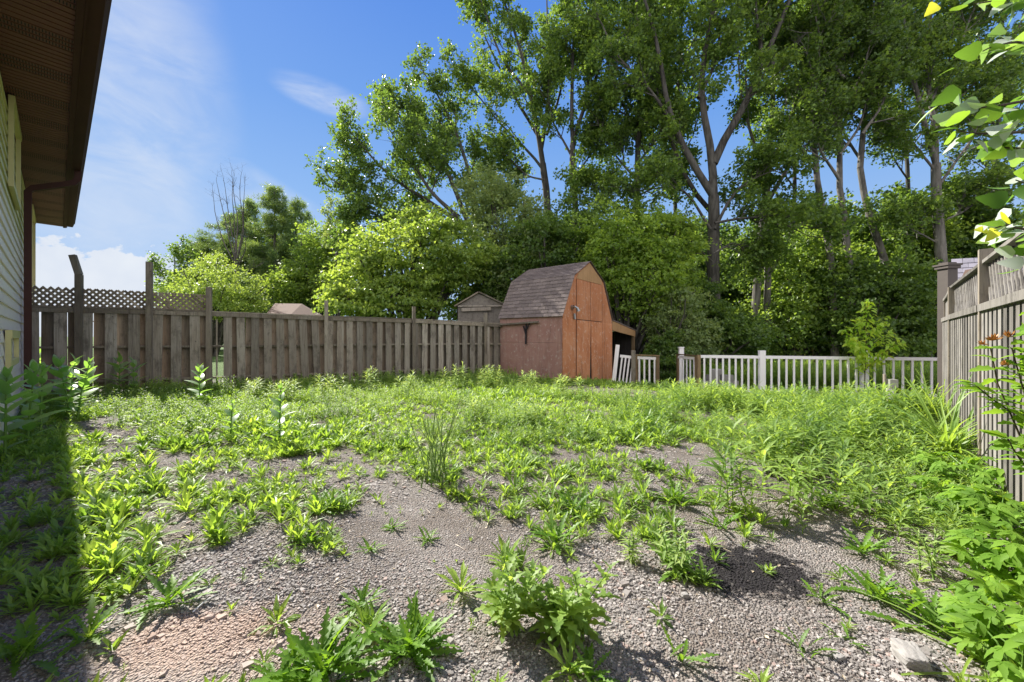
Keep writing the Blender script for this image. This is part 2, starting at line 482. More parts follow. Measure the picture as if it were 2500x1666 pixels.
def siding_mat():
    m, h = new_mat('white vinyl siding')
    n = h.noise(h.vmap(h.obj, (1, 1, 3)), 3, 4)
    k = h.mix(n, (0.80, 0.68, 0.66), (0.88, 0.76, 0.74))
    z = h.n('ShaderNodeSeparateXYZ'); h.put(z.inputs[0], h.obj)
    k = h.mix(h.ramp(z.outputs[2], 3.0, 3.5), k, (0.58, 0.52, 0.26))    # the upper courses are yellow
    finish(h, k, 0.5, h.bump(h.noise(h.vmap(h.obj, (2, 2, 60)), 1, 2), 0.1, 0.003), 0.4)
    return m


def stains(h, k):
    v = h.n('ShaderNodeNewGeometry').outputs['Position']

    def patch(x, y, rx, ry, amt, noise=9, e=3.0):
        sxy = h.n('ShaderNodeSeparateXYZ'); h.put(sxy.inputs[0], v)
        a = h.m('DIVIDE', h.m('SUBTRACT', sxy.outputs[0], x), rx); b = h.m('DIVIDE', h.m('SUBTRACT', sxy.outputs[1], y), ry)
        d = h.m('ADD', h.m('MULTIPLY', a, a), h.m('MULTIPLY', b, b))
        d = h.m('ADD', d, h.m('MULTIPLY', h.m('SUBTRACT', h.noise(v, noise, 6, 0.7), 0.5), e))
        return h.ramp(d, 1.3, 0.1 if e == 3.0 else 0.55, 0, amt)
    g1 = G(1820, 1390); k = h.mix(patch(g1[0], g1[1], 0.40, 0.30, 0.97, 16, 4.2), k, (0.014, 0.012, 0.014))   # charred spot
    g2 = G(1830, 1165); k = h.mix(patch(g2[0], g2[1], 0.5, 0.2, 0.6, 12), k, (0.03, 0.026, 0.024))
    g3 = G(480, 1560); k = h.mix(patch(g3[0], g3[1], 0.42, 0.20, 0.38, 30), k, (0.50, 0.27, 0.16))        # orange brick dust
    g5 = G(520, 1600); k = h.mix(patch(g5[0], g5[1], 0.62, 0.34, 0.55, 5), k, (0.42, 0.335, 0.285))
    g4 = G(230, 1400); k = h.mix(patch(g4[0], g4[1], 0.5, 0.5, 0.5, 5), k, (0.12, 0.09, 0.07))
    return k


def ground_mat():
    m, h = new_mat('gravel and soil')
    v = h.obj
    st = h.n('ShaderNodeTexVoronoi'); h.put(st.inputs[0], v); st.inputs['Scale'].default_value = 85; st.inputs['Randomness'].default_value = 1
    st2 = h.n('ShaderNodeTexVoronoi'); h.put(st2.inputs[0], h.vmap(v, (1, 1, 1), rot=(0, 0, 0.6))); st2.inputs['Scale'].default_value = 130
    sp = h.n('ShaderNodeSeparateColor'); h.put(sp.inputs[0], st.outputs['Color'])
    stone = h.mix(sp.outputs[0], (0.105, 0.094, 0.087), (0.345, 0.315, 0.295))
    sp2 = h.n('ShaderNodeSeparateColor'); h.put(sp2.inputs[0], st2.outputs['Color'])
    stone = h.mix(0.45, stone, h.mix(sp2.outputs[1], (0.09, 0.082, 0.075), (0.44, 0.405, 0.38)))
    stone = h.mix(h.ramp(sp2.outputs[2], 0.82, 1, 0, 0.6), stone, (0.36, 0.25, 0.21))
    soil = h.mix(h.noise(v, 30, 5), (0.09, 0.073, 0.06), (0.22, 0.185, 0.155))
    k = h.mix(h.ramp(h.noise(v, 1.3, 7, 0.7), 0.42, 0.62, 0.15, 0.85), stone, soil)

    k = stains(h, k)
    # grass green film where the yard ends
    sxy = h.n('ShaderNodeSeparateXYZ'); h.put(sxy.inputs[0], v)
    far = h.ramp(h.m('ADD', sxy.outputs[1], h.m('MULTIPLY', h.noise(v, 0.7, 3), 2.0)), 12.5, 14.5)
    k = h.mix(far, k, h.mix(h.noise(v, 2.0, 6, 0.7), (0.045, 0.085, 0.018), (0.10, 0.17, 0.03)))
    hh = h.m('ADD', h.m('MULTIPLY', st.outputs['Distance'], -1.0), h.m('MULTIPLY', h.noise(v, 90, 4), 0.5))
    hh = h.m('ADD', hh, h.m('MULTIPLY', sp.outputs[1], 0.5))
    finish(h, k, 0.9, h.bump(hh, 0.9, 0.02), 0.25)
    return m


def stone_mat():
    m, h = new_mat('slate gravel')
    k = h.mix(h.m('POWER', h.rnd, 1.3), (0.105, 0.094, 0.087), (0.43, 0.395, 0.37))
    k = h.mix(h.ramp(h.m('FRACT', h.m('MULTIPLY', h.rnd, 17.3)), 0.85, 0.95, 0, 0.7), k, (0.36, 0.24, 0.20))
    k = h.mix(h.m('MULTIPLY', h.noise(h.obj, 120, 3), 0.5), k, (0.30, 0.275, 0.26))
    k = stains(h, k)
    finish(h, k, 0.8, h.bump(h.noise(h.obj, 200, 3), 0.4, 0.003), 0.3)
    return m


def paint_mat(name, c0, c1, worn, wornc, seams=()):
    """sun-faded paint on plywood"""
    m, h = new_mat(name)
    g = h.noise(h.vmap(h.obj, (14, 14, 1.2)), 1, 6, 0.7)
    n = h.noise(h.obj, 1.1, 4, 0.6)
    k = h.mix(h.ramp(n, 0.3, 0.7), c0, c1)
    k = h.mix(h.m('MULTIPLY', h.ramp(g, 0.45, 0.8), 0.5), k, tuple(v * 0.55 for v in c0))
    k = h.mix(h.ramp(h.noise(h.obj, 9, 7, 0.75), worn, worn + 0.12, 0, 0.75), k, wornc)
    vo = h.n('ShaderNodeTexVoronoi'); h.put(vo.inputs[0], h.obj); vo.inputs['Scale'].default_value = 4.2; vo.inputs['Randomness'].default_value = 0.6
    k = h.mix(h.ramp(h.noise(h.vmap(h.obj, (5, 5, .7)), 1, 5, .7), .52, .72, 0, .55), k, tuple(v * .45 for v in c0))
    k = h.mix(h.ramp(h.noise(h.vmap(h.obj, (3, 3, .5), (4, 3, 2)), 1.3, 6, .75), .58, .70, 0, .5), k, wornc)
    k = h.mix(h.ramp(vo.outputs['Distance'], 0.05, 0.02, 0, 0.8), k, (0.05, 0.03, 0.025))
    r3 = h.m('FRACT', h.m('MULTIPLY', h.rnd, 3.77))
    k = h.mix(h.ramp(r3, 0, 1, 0, 0.35), k, tuple(v * .6 for v in c0))
    finish(h, k, 0.75, h.bump(g, 0.35, 0.004), 0.25)
    return m


def shingle_mat(name, c0, c1):
    m, h = new_mat(name)
    n = h.noise(h.obj, 160, 2)
    k = h.mix(h.rnd, c0, c1)
    k = h.mix(h.ramp(n, 0.35, 0.7, 0, 0.45), k, tuple(v * 1.7 for v in c1))
    k = h.mix(h.ramp(h.noise(h.obj, 3, 5, 0.7), 0.55, 0.75, 0, 0.4), k, tuple(v * 0.5 for v in c0))
    finish(h, k, 0.9, h.bump(n, 0.5, 0.004), 0.2)
    return m


M['siding'] = siding_mat()
M['ground'] = ground_mat()
M['stone'] = stone_mat()
M['shed_side'] = paint_mat('faded mauve brown paint', (0.31, 0.165, 0.14), (0.38, 0.225, 0.19), 0.54, (0.47, 0.39, 0.36))
M['shed_front'] = paint_mat('faded orange brown paint', (0.47, 0.18, 0.08), (0.56, 0.255, 0.13), 0.53, (0.58, 0.43, 0.34))
M['shed_raw'] = paint_mat('bare weathered plywood', (0.36, 0.21, 0.10), (0.46, 0.28, 0.14), 0.6, (0.24, 0.15, 0.09))
M['shed_grey'] = paint_mat('grey weathered chipboard', (0.21, 0.19, 0.165), (0.28, 0.25, 0.22), 0.5, (0.12, 0.105, 0.09))
M['shingle'] = shingle_mat('mauve grey shingles', (0.105, 0.085, 0.080), (0.18, 0.148, 0.138))
M['shingle_brown'] = shingle_mat('brown shingles', (0.065, 0.042, 0.034), (0.115, 0.08, 0.064))
M['shingle_blue'] = shingle_mat('blue grey shingles', (0.15, 0.145, 0.17), (0.21, 0.20, 0.235))

U = np.array([-0.755, 0.656, 0.0]); U /= np.linalg.norm(U)
Vv = np.array([0.656, 0.755, 0.0]); Vv /= np.linalg.norm(Vv)
Z = np.array([0, 0, 1.0])

# ------------------------------------------------------------ ground
gx = np.concatenate([[-600, -300, -120, -60, -40], np.linspace(-30, 45, 226), [60, 90, 160, 400, 700]])
gy = np.concatenate([[-60, -30, -15], np.linspace(-8, 40, 193), [50, 70, 110, 200, 400, 900]])
X, Y = np.meshgrid(gx, gy, indexing='ij')
Zg = ground_h(X, Y)
nx, ny = X.shape
ii, jj = np.meshgrid(np.arange(nx - 1), np.arange(ny - 1), indexing='ij')
fq = np.stack([ii * ny + jj, (ii + 1) * ny + jj, (ii + 1) * ny + jj + 1, ii * ny + jj + 1], -1).reshape(-1, 4)
g = mk('ground', [(np.stack([X, Y, Zg], -1).reshape(-1, 3), fq, 0.5)], M['ground'], smooth=True)
tag(g, kind='structure')


# ------------------------------------------------------------ house at the left
W0 = np.array([-10.96, 8.9, 0.0])      # a point of the wall line; the wall runs along U
def wall(px): q = on_line(px, W0, U); return np.array([q[0], q[1], 0])
corner = wall(80)
SOF = EYE + 276 * corner[1] / F
near_end = W0 - U * 19.0
LW = np.linalg.norm(near_end - corner)
hs_ = thing('house', (corner + near_end) / 2 - Vv * 3, 'pale sided house with brown eaves at the left edge', 'house')
parts = [box(near_end - Vv * 7 - Z * 0.3, U * (LW - 0.03), Vv * 6.97, Z * (SOF + 0.3), 0.5)]
mk('wall', parts, M['siding'], hs_)
sp_ = []
step = 0.17
nz = int((SOF + 0.1) / step)
for i in range(nz):
    z0 = -0.05 + i * step
    if z0 + step > SOF: break
    prof = [near_end + Z * z0, near_end + Z * z0 + Vv * 0.024, near_end + Z * (z0 + 0.012) + Vv * 0.026, near_end + Z * (z0 + step - 0.001) + Vv * 0.006, near_end + Z * (z0 + step - 0.001)]
    sp_ += prism(prof, U * LW, 0.5)
mk('siding', sp_, M['siding'], hs_)
mk('corner_trim', [box(corner - U * 0.09 + Vv * 0.004, U * 0.10, Vv * 0.028, Z * SOF, .5)], M['siding'], hs_)
# soffit: ribbed brown panels
so_, ve_ = [], []
n = int(LW / 0.105)
for i in range(n):
    p = near_end + U * (i * LW / n) + Z * SOF
    so_.append(box(p + Z * 0.006, U * (LW / n), Vv * 0.66, Z * 0.012, 0.5))
    so_.append(box(p - Z * 0.004, U * (LW / n * 0.80), Vv * 0.66, Z * 0.009, 0.5))
    if (i // 3) % 3 == 1:
        for k in range(26):
            ve_.append(box(p + Vv * (0.02 + k * 0.0245) - Z * 0.0065 + U * 0.012, U * 0.06, Vv * 0.009, Z * 0.003, 0.5))
mk('soffit', so_, M['brown_metal_light'], hs_)
mk('soffit_vent', ve_, M['charcoal'], hs_)
mk('fascia', [box(near_end + Vv * 0.661 + Z * (SOF - 0.02), U * (LW + 0.02), Vv * 0.022, Z * 0.20, .5),
              box(near_end + Vv * 0.60 + Z * (SOF - 0.03), U * (LW + 0.02), Vv * 0.058, Z * 0.022, .5)], M['brown_metal'], hs_)
q = near_end + Z * SOF
gp = [q + Vv * .684 + Z * .03, q + Vv * .80 + Z * .03, q + Vv * .825 + Z * .075, q + Vv * .82 + Z * .10, q + Vv * .855 + Z * .155, q + Vv * .855 + Z * .17, q + Vv * .684 + Z * .165]
gut = mk('gutter', prism(gp, U * (LW + 0.05), .5), M['brown_metal'], hs_)
# roof slab behind the gutter
rp = [q + Vv * .70 + Z * .185, q + Vv * .70 + Z * .20, q - Vv * 3.5 + Z * 1.6, q - Vv * 7.8 + Z * .2, q - Vv * 7.8 + Z * .17, q - Vv * 3.5 + Z * 1.5]
mk('roof', prism(rp, U * (LW + 0.1), .5), M['shingle_brown'], hs_)
# downspout
dsp = wall(48) + Vv * 0.0
dz = 3.9
pth = [dsp + Vv * .76 + Z * (SOF + .05), dsp + Vv * .76 + Z * (SOF - .14), dsp + Vv * .70 + Z * (SOF - .24), dsp + Vv * .16 + Z * (SOF - .50), dsp + Vv * .10 + Z * (SOF - .58), dsp + Vv * .10 + Z * .35]
def rect_pipe(path, a, b):
    out = []
    path = [np.asarray(p) for p in path]
    pr = []
    for i, p in enumerate(path):
        t = unit(path[min(i + 1, len(path) - 1)] - path[max(i - 1, 0)])
        s = U; n = unit(np.cross(t, s))
        pr.append(np.array([p - s * a / 2 - n * b / 2, p + s * a / 2 - n * b / 2, p + s * a / 2 + n * b / 2, p - s * a / 2 + n * b / 2]))
    V = np.concatenate(pr); f = []
    for i in range(len(path) - 1):
        for j in range(4): f.append((i * 4 + j, i * 4 + (j + 1) % 4, i * 4 + 4 + (j + 1) % 4, i * 4 + 4 + j))
    f.append((0, 3, 2, 1)); e = len(V); f.append((e - 4, e - 3, e - 2, e - 1))
    return (V, np.array(f), .5)
dso = mk('downspout', [rect_pipe(pth, .13, .10)], M['brown_metal'], hs_)
for zz in (1.2, 3.2): mk('downspout_strap', [box(dsp - U * .09 + Vv * .03 + Z * zz, U * .18, Vv * .13, Z * .04, .5)], M['brown_metal'], dso)
pp = dsp + Vv * .18
mk('drain_pipe', [tube([pp + Z * .40 - Vv * .1, pp + Z * .34, pp + Z * .30 + Vv * .55 + U * .1], [.055, .055], 10), tube([pp + Vv * .35 + Z * .0, pp + Vv * .30 + Z * .75], [.015, .015], 6)], M['pipe'], hs_)


def window(pa, pb, ya, yb, depth_px, lite=True):
    a, b = wall(pa), wall(pb)
    d = a[1]
    z1 = EYE + (HZ - ya) * d / F; z0 = EYE + (HZ - yb) * d / F
    n = Vv; L = b - a
    if np.dot(L, U) < 0: a, b = b, a; L = b - a
    fr = mk('window', [box(a + n * .028 + Z * z0, L, n * .05, Z * .09, .5), box(a + n * .028 + Z * (z1 - .11), L, n * .06, Z * .11, .5),
                       box(a + n * .028 + Z * (z0 + .09), unit(L) * .1, n * .05, Z * (z1 - z0 - .20), .5), box(b - unit(L) * .1 + n * .028 + Z * (z0 + .09), unit(L) * .1, n * .05, Z * (z1 - z0 - .20), .5)], M['yellow_trim'], hs_)
    mk('glass', [box(a + unit(L) * .1 + n * .028 + Z * (z0 + .09), L - unit(L) * .2, n * .015, Z * (z1 - z0 - .20), .5)], M['glass'], fr)


window(12, 33, 228, 452, 0)
window(68, 76.5, 497, 700, 0)
window(4, 28, 806, 900, 0)

# ------------------------------------------------------------ back fence at the left
FA = np.array([-11.03, 9.0, 0.0]); FB = np.array([-0.40, 13.8, 0.0])
FD = unit(FB - FA); FN = np.array([FD[1], -FD[0], 0.0])          # FN points to the camera
def fl(px):
    q = on_line(px, FA, FD); return np.array([q[0], q[1], float(ground_h(q[0], q[1]))])
def zpx(py, d): return EYE + (HZ - py) * d / F
def rail_y(px): return np.interp(px, [66, 369, 513, 797, 1009, 1222], [751, 758, 763, 774, 781, 792])


def boards(pa, pb, pitch, wd, lean=0.0, drop=0.0, seed=1, gap0=0.0):
    r = np.random.default_rng(seed)
    A, B = fl(pa), fl(pb); L = np.linalg.norm((B - A)[:2]); n = max(1, round(L / pitch)); front, back = [], []
    for i in range(n):
        for side in (0, 1):
            s = (i + 0.28 + 0.5 * side) * L / n
            if s < gap0: continue
            p = A + FD * s; d = p[1]
            px = p[0] / d * F + CX
            zt = zpx(rail_y(px) + 5, d) - drop; zb = p[2] + (0.05 if side == 0 else 0.08) + r.normal(0, .02)
            wq = wd if side == 0 else L / n - wd + .075
            ln = lean * sst(0.35, 1, s / L) + r.normal(0, .014); zt = zt - abs(r.normal(0, .012))
            o = p - FD * wq / 2
            o[2] = zb
            bxx = box(o + FN * (0.045 if side == 0 else -0.065), FD * wq * (1 + r.normal(0, .03)), FN * 0.02, Z * (zt - zb) - FD * ln, r.random())
            (front if side == 0 else back).append(bxx)
    return front, back


def fence_rails(pa, pb, side=0.0):
    A, B = fl(pa), fl(pb)
    out = []
    for dz_ in ('t', 0.55, 0.0):
        out.append([])
        if dz_ == 't': za, zb = zpx(rail_y(pa), A[1]), zpx(rail_y(pb), B[1])
        elif dz_ == 0.0: za, zb = A[2] + .28, B[2] + .28
        else: za, zb = A[2] + 1.1, B[2] + 1.1
        a = A.copy(); b = B.copy(); a[2] = za; b[2] = zb
        if dz_ == 't':
            out[-1].append(box(a - FN * .09, b - a, FN * .18, Z * .035, random.random()))
            out[-1].append(box(a + FN * .066 - Z * .10, b - a, FN * .022, Z * .095, random.random()))
        else: out[-1].append(box(a - FN * .043, b - a, FN * .086, Z * .05, random.random()))
    return out


def post(px, ytop, wd=.14, capm=None, bend=0.0, parent=None, mat='fence_cap', topdark=False, fr=.0):
    p = fl(px); zt = zpx(ytop, p[1] - .1)
    c = p + FN * (.10 + fr)
    c[2] = p[2] - .1
    if bend:
        v = []
        mid = c + Z * (zt - c[2] - .45); e = c + Z * (zt - c[2]) - FD * bend
        o = mk('post', [bar(c, mid, wd, wd, FD), bar(mid, e, wd * .97, wd * .97, FD)], M[mat], parent)
    elif topdark:
        m2 = c + Z * (zt - c[2] - .42)
        o = mk('post', [bar(c, m2, wd, wd, FD)], M[mat], parent)
        mk('post_top', [bar(m2, c + Z * (zt - c[2] - .0), wd * 1.03, wd * 1.03, FD), bar(c + Z * (zt - c[2]) - FD * .02, c + Z * (zt - c[2] + .05) + FD * .0, wd * 1.5, wd * 1.2, FD)], M['post_dark'], o)
    else:
        o = mk('post', [bar(c, c + Z * (zt - c[2]), wd, wd, FD)], M[mat], parent)
    if capm:
        c2 = c + Z * (zt - c[2])
        mk('post_cap', [bar(c2, c2 + Z * .05, wd * 1.35, wd * 1.35, FD), bar(c2 + Z * .05, c2 + Z * .09, wd * .9, wd * .9, FD)], M[capm], o)
    return o


f1 = thing('lattice_fence', (fl(66) + fl(513)) / 2, 'tall weathered board fence topped with lattice beside the house', 'fence')
f2 = thing('board_fence', (fl(513) + fl(1222)) / 2, 'lower weathered board fence running from the lattice fence to the shed', 'fence')
k = 0
for a, b, pitch, wd, par, lean, gap0 in ((66, 199, .38, .22, f1, 0, 0), (199, 369, .38, .22, f1, 0, 0), (369, 513, .37, .215, f1, 0, 0), (513, 797, .31, .18, f2, .10, .32), (797, 1009, .29, .17, f2, 0, 0), (1009, 1183, .27, .165, f2, 0, 0), (1183, 1224, .27, .165, f2, 0, 0)):
    k += 1
    fr_, bk_ = boards(a, b, pitch, wd, lean, 0, k, gap0)
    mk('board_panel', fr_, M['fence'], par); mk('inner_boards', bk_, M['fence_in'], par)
    for rl_ in fence_rails(a, b): mk('rail', rl_, M['fence_cap'], par)
# the torn part next to the third post: pale ladder of rails and a light slat
A_ = fl(520)
for o_ in (.06, .25): mk('loose_slat', [box(A_ + FD * o_ - FN * .03 + Z * .10, FD * .035, FN * .02, Z * 1.75)], M['fence'], f2)
post(64, 700, .12, None, 0, f1, 'post_dark')
post(199, 624, .115, None, .11, f1, 'fence_cap')
post(369, 640, .115, None, 0, f1, 'fence_cap')
post(513, 662, .115, None, 0, f1, 'fence_cap', True)
post(797, 734, .10, 'black_cap', 0, f2)
post(1009, 749, .095, 'black_cap', 0, f2)
post(1183, 765, .10, 'black_cap', 0, f2)


def lattice(A, B, za0, za1, zb0, zb1, N, mat, parent, sp=.105, wd=.036, th=.007, frame=.05, fmat=None, diag=45, name='lattice_panel'):
    """diagonal lattice in the vertical plane A-B, bottom/top heights at both ends"""
    A = np.array(A, float); B = np.array(B, float); D = B - A; L = np.linalg.norm(D[:2]); D = D / L; D[2] = 0
    def zb(s): return za0 + (zb0 - za0) * s / L
    def zt(s): return za1 + (zb1 - za1) * s / L
    pr = []
    for lay, sg in ((0, 1), (1, -1)):
        s = -3.0
        tan = math.tan(rad(diag))
        while s < L + 3:
            # strip: height h above bottom as function of s'
            pts = []
            for t in np.linspace(0, 1, 25):
                h = t
                ss = s + sg * t * (zt(L / 2) - zb(L / 2)) / tan
                if 0.0 <= ss <= L: pts.append((ss, zb(ss) + t * (zt(ss) - zb(ss))))
            if len(pts) > 2:
                a, b = pts[0], pts[-1]
                pa = A + D * a[0]; pb = A + D * b[0]; pa[2], pb[2] = a[1], b[1]
                off = N * (th * (lay * 1.1))
                pr.append(bar(pa + off, pb + off, wd, th, D))
            s += sp
    o = mk(name, pr, M[mat], parent)
    a0 = A.copy(); b0 = B.copy(); a1 = A.copy(); b1 = B.copy(); a0[2], b0[2], a1[2], b1[2] = za0, zb0, za1, zb1
    mk('lattice_frame', [box(a0 - N * .02, b0 - a0, N * .05, Z * frame), box(a1 - N * .02 - Z * frame, b1 - a1, N * .05, Z * frame),
                         box(a1 - N * .04 + Z * .001, b1 - a1, N * .09, Z * .025)], M[fmat or mat], o)
    return o


ly0 = lambda px: np.interp(px, [66, 513], [698, 721])
for a, b in ((66, 199), (199, 369), (369, 513)):
    A, B = fl(a), fl(b)
    lattice(A, B, zpx(rail_y(a) - 1, A[1]) + .01, zpx(ly0(a), A[1]), zpx(rail_y(b) - 1, B[1]) + .01, zpx(ly0(b), B[1]), FN, 'lattice', f1, sp=.128, wd=.052)

# ------------------------------------------------------------ barn shed
SC = np.array([1.54, 12.1, 0.0])
def S(a, b, z): return SC + U * a + Vv * b + Z * z
SL = 2.59
prof = [(0, 2.04), (.66, 3.31), (1.64, 3.87), (2.60, 3.28), (3.25, 1.97)]
shed = thing('barn_shed', S(SL / 2, 1.6, -.3), 'faded orange and mauve barn shaped garden shed with shingled gambrel roof', 'shed')
# side wall (two plywood sheets), rear and far side
ZS = 1.18
mk('side_wall', [box(S(0, 0, -.35), U * SL, Vv * .03, Z * (ZS + .35), .3), box(S(0, -.004, ZS + .004), U * SL, Vv * .03, Z * (2.03 - ZS), .8),
                 box(S(0, 3.22, -.45), U * SL, Vv * .03, Z * 2.40, .3)], M['shed_side'], shed)
body = [(0.031, -.45)] + [(b, z - .012) for b, z in prof] + [(3.21, -.45)]
body[1] = (.031, 2.02)
mk('rear_wall', prism([S(SL - .03, b, z) for b, z in body], -U * .02, .4), M['shed_grey'], shed)
# front wall built from sheets
T = -U
def sheet(name, pts, mat, off=0.0, th=.018, r=.5, parent=shed): return mk(name, prism([S(0, b, z) + T * off for b, z in pts], T * th, r), M[mat], parent)
sheet('front_wall', [(.0, -.35), (.0, 2.03), (.66, 3.30), (1.64, 3.86), (2.60, 3.27), (3.25, 1.96), (3.25, -.42), ], 'shed_front', -.02, .02, .2)
sheet('gable_board', [(.80, 3.24), (.92, 3.435), (1.64, 3.84), (2.44, 3.36), (2.48, 3.19), (1.6, 3.215)], 'shed_raw', .001, .015, .4)
sheet('loft_panel', [(.79, 1.935), (.79, 3.215), (1.64, 3.19), (2.44, 3.165), (2.47, 1.895)], 'shed_front', .002, .018, .75)
dl = sheet('door', [(.775, -.17), (.79, 1.91), (1.675, 1.89), (1.62, 0.2), (1.60, -.29)], 'shed_front', .003, .024, .05)
dr = sheet('door', [(1.77, -.33), (1.70, 1.0), (1.70, 1.885), (2.465, 1.865), (2.45, -.40)], 'shed_front', .004, .024, .3)
sheet('door_gap', [(1.60, -.29), (1.675, 1.2), (1.695, 1.2), (1.79, -.33)], 'charcoal', .0015, .001, .5)
sheet('corner_board', [(.0, -.30), (.0, 1.93), (.73, 1.92), (.74, -.2)], 'shed_front', .002, .014, .93)
sheet('corner_board', [(2.50, -.42), (2.50, 1.86), (3.25, 1.84), (3.25, -.42)], 'shed_front', .002, .012, .6)
for b, z, par in ((.82, 1.55, dl), (.80, .25, dl), (2.42, 1.5, dr)):
    mk('hinge', [box(S(0, b - .10, z) + T * .03, Vv * .20, T * .008, Z * .05), box(S(0, b - .03, z - .06) + T * .028, Vv * .05, T * .012, Z * .17)], M['dark'], par)
mk('latch', [box(S(0, 1.62, .98) + T * .03, Vv * .11, T * .012, Z * .05)], M['steel'], dr)
for a_, b_ in ((S(0, .768, -.2), S(0, .782, 3.22)), (S(0, 2.478, -.35), S(0, 2.472, 3.17)), (S(0, .78, 1.922), S(0, 2.47, 1.882)), (S(0, 1.688, .3), S(0, 1.688, 1.90)), (S(0, 1.66, 1.91), S(0, 1.66, 3.20))):
    mk('seam', [bar(a_ + T * .0215, b_ + T * .0215, .014, .002, Vv if abs(b_[2] - a_[2]) > .5 else Z)], M['charcoal'], shed)
# wall lamp
lc = S(0, .52, 2.30) + T * .03
mk('wall_lamp', [tube([lc - T * .02, lc + T * .03], [.075, .075], 12), tube([lc + T * .03, lc + T * .10 + Z * .01, lc + T * .16 - Z * .04 + Vv * .04, lc + T * .17 - Z * .13 + Vv * .07], [.035, .03, .045, .065], 12), tube([lc + T * .02 + Vv * .08 - Z * .2, lc + T * .03 + Vv * .1 - Z * .38], [.03, .035], 8)], M['steel'], shed)
# roof: shingle courses as thin tabs on each slope, with a deck under them
roof = []
deck = []
ra, rb = -.05, SL + .04
for (b0, z0), (b1, z1) in zip(prof[:-1], prof[1:]):
    p0, p1 = np.array([b0, z0]), np.array([b1, z1])
    up = p1[1] > p0[1]
    if not up: p0, p1 = p1, p0
    t = (p1 - p0); L = np.linalg.norm(t); t /= L
    nn = np.array([-t[1], t[0]]) if up else np.array([t[1], -t[0]])
    sl3 = Vv * t[0] + Z * t[1]; n3 = Vv * nn[0] + Z * nn[1]
    if n3[2] < 0: n3 = -n3
    low = b0 in (0, 2.60) and True
    s0 = -.07 if p0[1] < 2.5 else -.015
    O = S(ra, p0[0], p0[1])
    deck.append(box(O + sl3 * s0 + n3 * .006, U * (rb - ra), sl3 * (L - s0), n3 * .018, .5))
    rows = max(2, round((L - s0) / .135)); h = (L - s0) / rows
    for i in range(rows):
        x = -(.0 if i % 2 else .15)
        while x < rb - ra:
            w_ = .30; xa = max(x, 0); xb = min(x + w_ - .008, rb - ra)
            if xb - xa > .02:
                o = O + U * xa + sl3 * (s0 + i * h) + n3 * (.040 + random.random() * .002)
                roof.append(box(o, U * (xb - xa), sl3 * (h + .03) - n3 * .016, n3 * .006, random.random()))
            x += w_
rf = mk('roof', roof, M['shingle'], shed)
mk('roof_deck', deck, M['dark'], rf)
mk('ridge_cap', [bar(S(ra, 1.64, 3.90), S(rb, 1.64, 3.90), .15, .012, Vv, .7)], M['shingle'], rf)
# lean-to on the far side
zl = lambda b: np.interp(b, [3.26, 5.3], [1.96, 1.60])
lt = mk('lean_to_roof', prism([S(-.03, 3.26, 1.965), S(-.03, 5.35, 1.60), S(-.03, 5.35, 1.63), S(-.03, 3.26, 1.995)], U * (SL - .1), .5), M['shingle'], shed)
mk('lean_to_fascia', prism([S(-.01, 3.27, 1.955), S(-.01, 5.28, 1.595), S(-.01, 5.28, 1.36), S(-.01, 3.27, 1.60)], U * .02, .5), M['shed_raw'], shed)
for p_ in (box(S(.0, 5.16, -.5), Vv * .11, U * .10, Z * 1.88), box(S(.9, 4.4, -.5), Vv * .09, U * .08, Z * 1.95), box(S(1.2, 3.75, -.5), Vv * .09, U * .08, Z * 2.1)): mk('lean_to_post', [p_], M['new_wood'], shed)
lw = [box(S(2.35, 3.26, -.5), Vv * 2.02, U * .03, Z * 2.05, .5)]
for i in range(14): lw.append(box(S(2.33, 3.28, -.4 + i * .15), Vv * 1.98, U * .018, Z * .135))
for i in range(9): lw.append(box(S(.12 + i * .25, 5.22, -.4), U * .235, Vv * .02, Z * 1.97))
mk('lean_to_wall', lw, M['dark'], shed)
# rail end and iron bracket in front of the side wall
rl = thing('loose_rail', S(1.2, -.12, 1.6), 'old fence rail reaching across the shed side wall', 'rail')
mk('rail_bar', [bar(S(SL, -.07, zpx(793, 13.7)), S(.88, -.07, zpx(786, 12.6)), .07, .05, Vv)], M['fence_cap'], rl)
bk = S(1.40, -.05, 0)
tag(mk('iron_bracket', [bar(bk + Z * 1.78 - U * .02, bk + Z * 1.12, .05, .03, U), bar(bk + Z * 1.72 + U * .10, bk + Z * 1.45, .035, .03, U), bar(bk + Z * 1.80 - U * .16, bk + Z * 1.55, .03, .03, U)], M['charcoal'], base=bk + Z * 1.4), 'black forked bracket with drip stain on the mauve shed wall', 'bracket')

# neighbour's grey shed
p0 = P(1163, 715, 15.4)
nsd = thing('grey_shed', (p0[0], 15.4, -.1), 'grey weathered chipboard shed with low gable behind the fence', 'shed')
def NP(px, py, d=15.4): return P(px, py, d)
mk('front_wall', prism([NP(1116, 900), NP(1116, 748), NP(1168, 717), NP(1230, 745), NP(1230, 900)], (0, .05, 0), .4), M['shed_grey'], nsd)
mk('door', prism([NP(1129, 900, 15.36), NP(1129, 764, 15.36), NP(1190, 759, 15.36), NP(1190, 900, 15.36)], (0, .03, 0), .7), M['shed_grey'], nsd)
mk('beam', [bar(NP(1118, 748, 15.32), NP(1229, 747, 15.32), .04, .05, (0, 0, 1)), bar(NP(1127, 757, 15.31), NP(1199, 754, 15.31), .13, .05, (0, 0, 1))], M['fence'], nsd)
mk('roof', [bar(NP(1110, 748) + (0, 1.2, 0), NP(1170, 713) + (0, 1.2, 0), 2.6, .05, (0, 1, 0)), bar(NP(1168, 713) + (0, 1.2, 0), NP(1233, 744) + (0, 1.2, 0), 2.6, .05, (0, 1, 0))], M['fence_cap'], nsd)
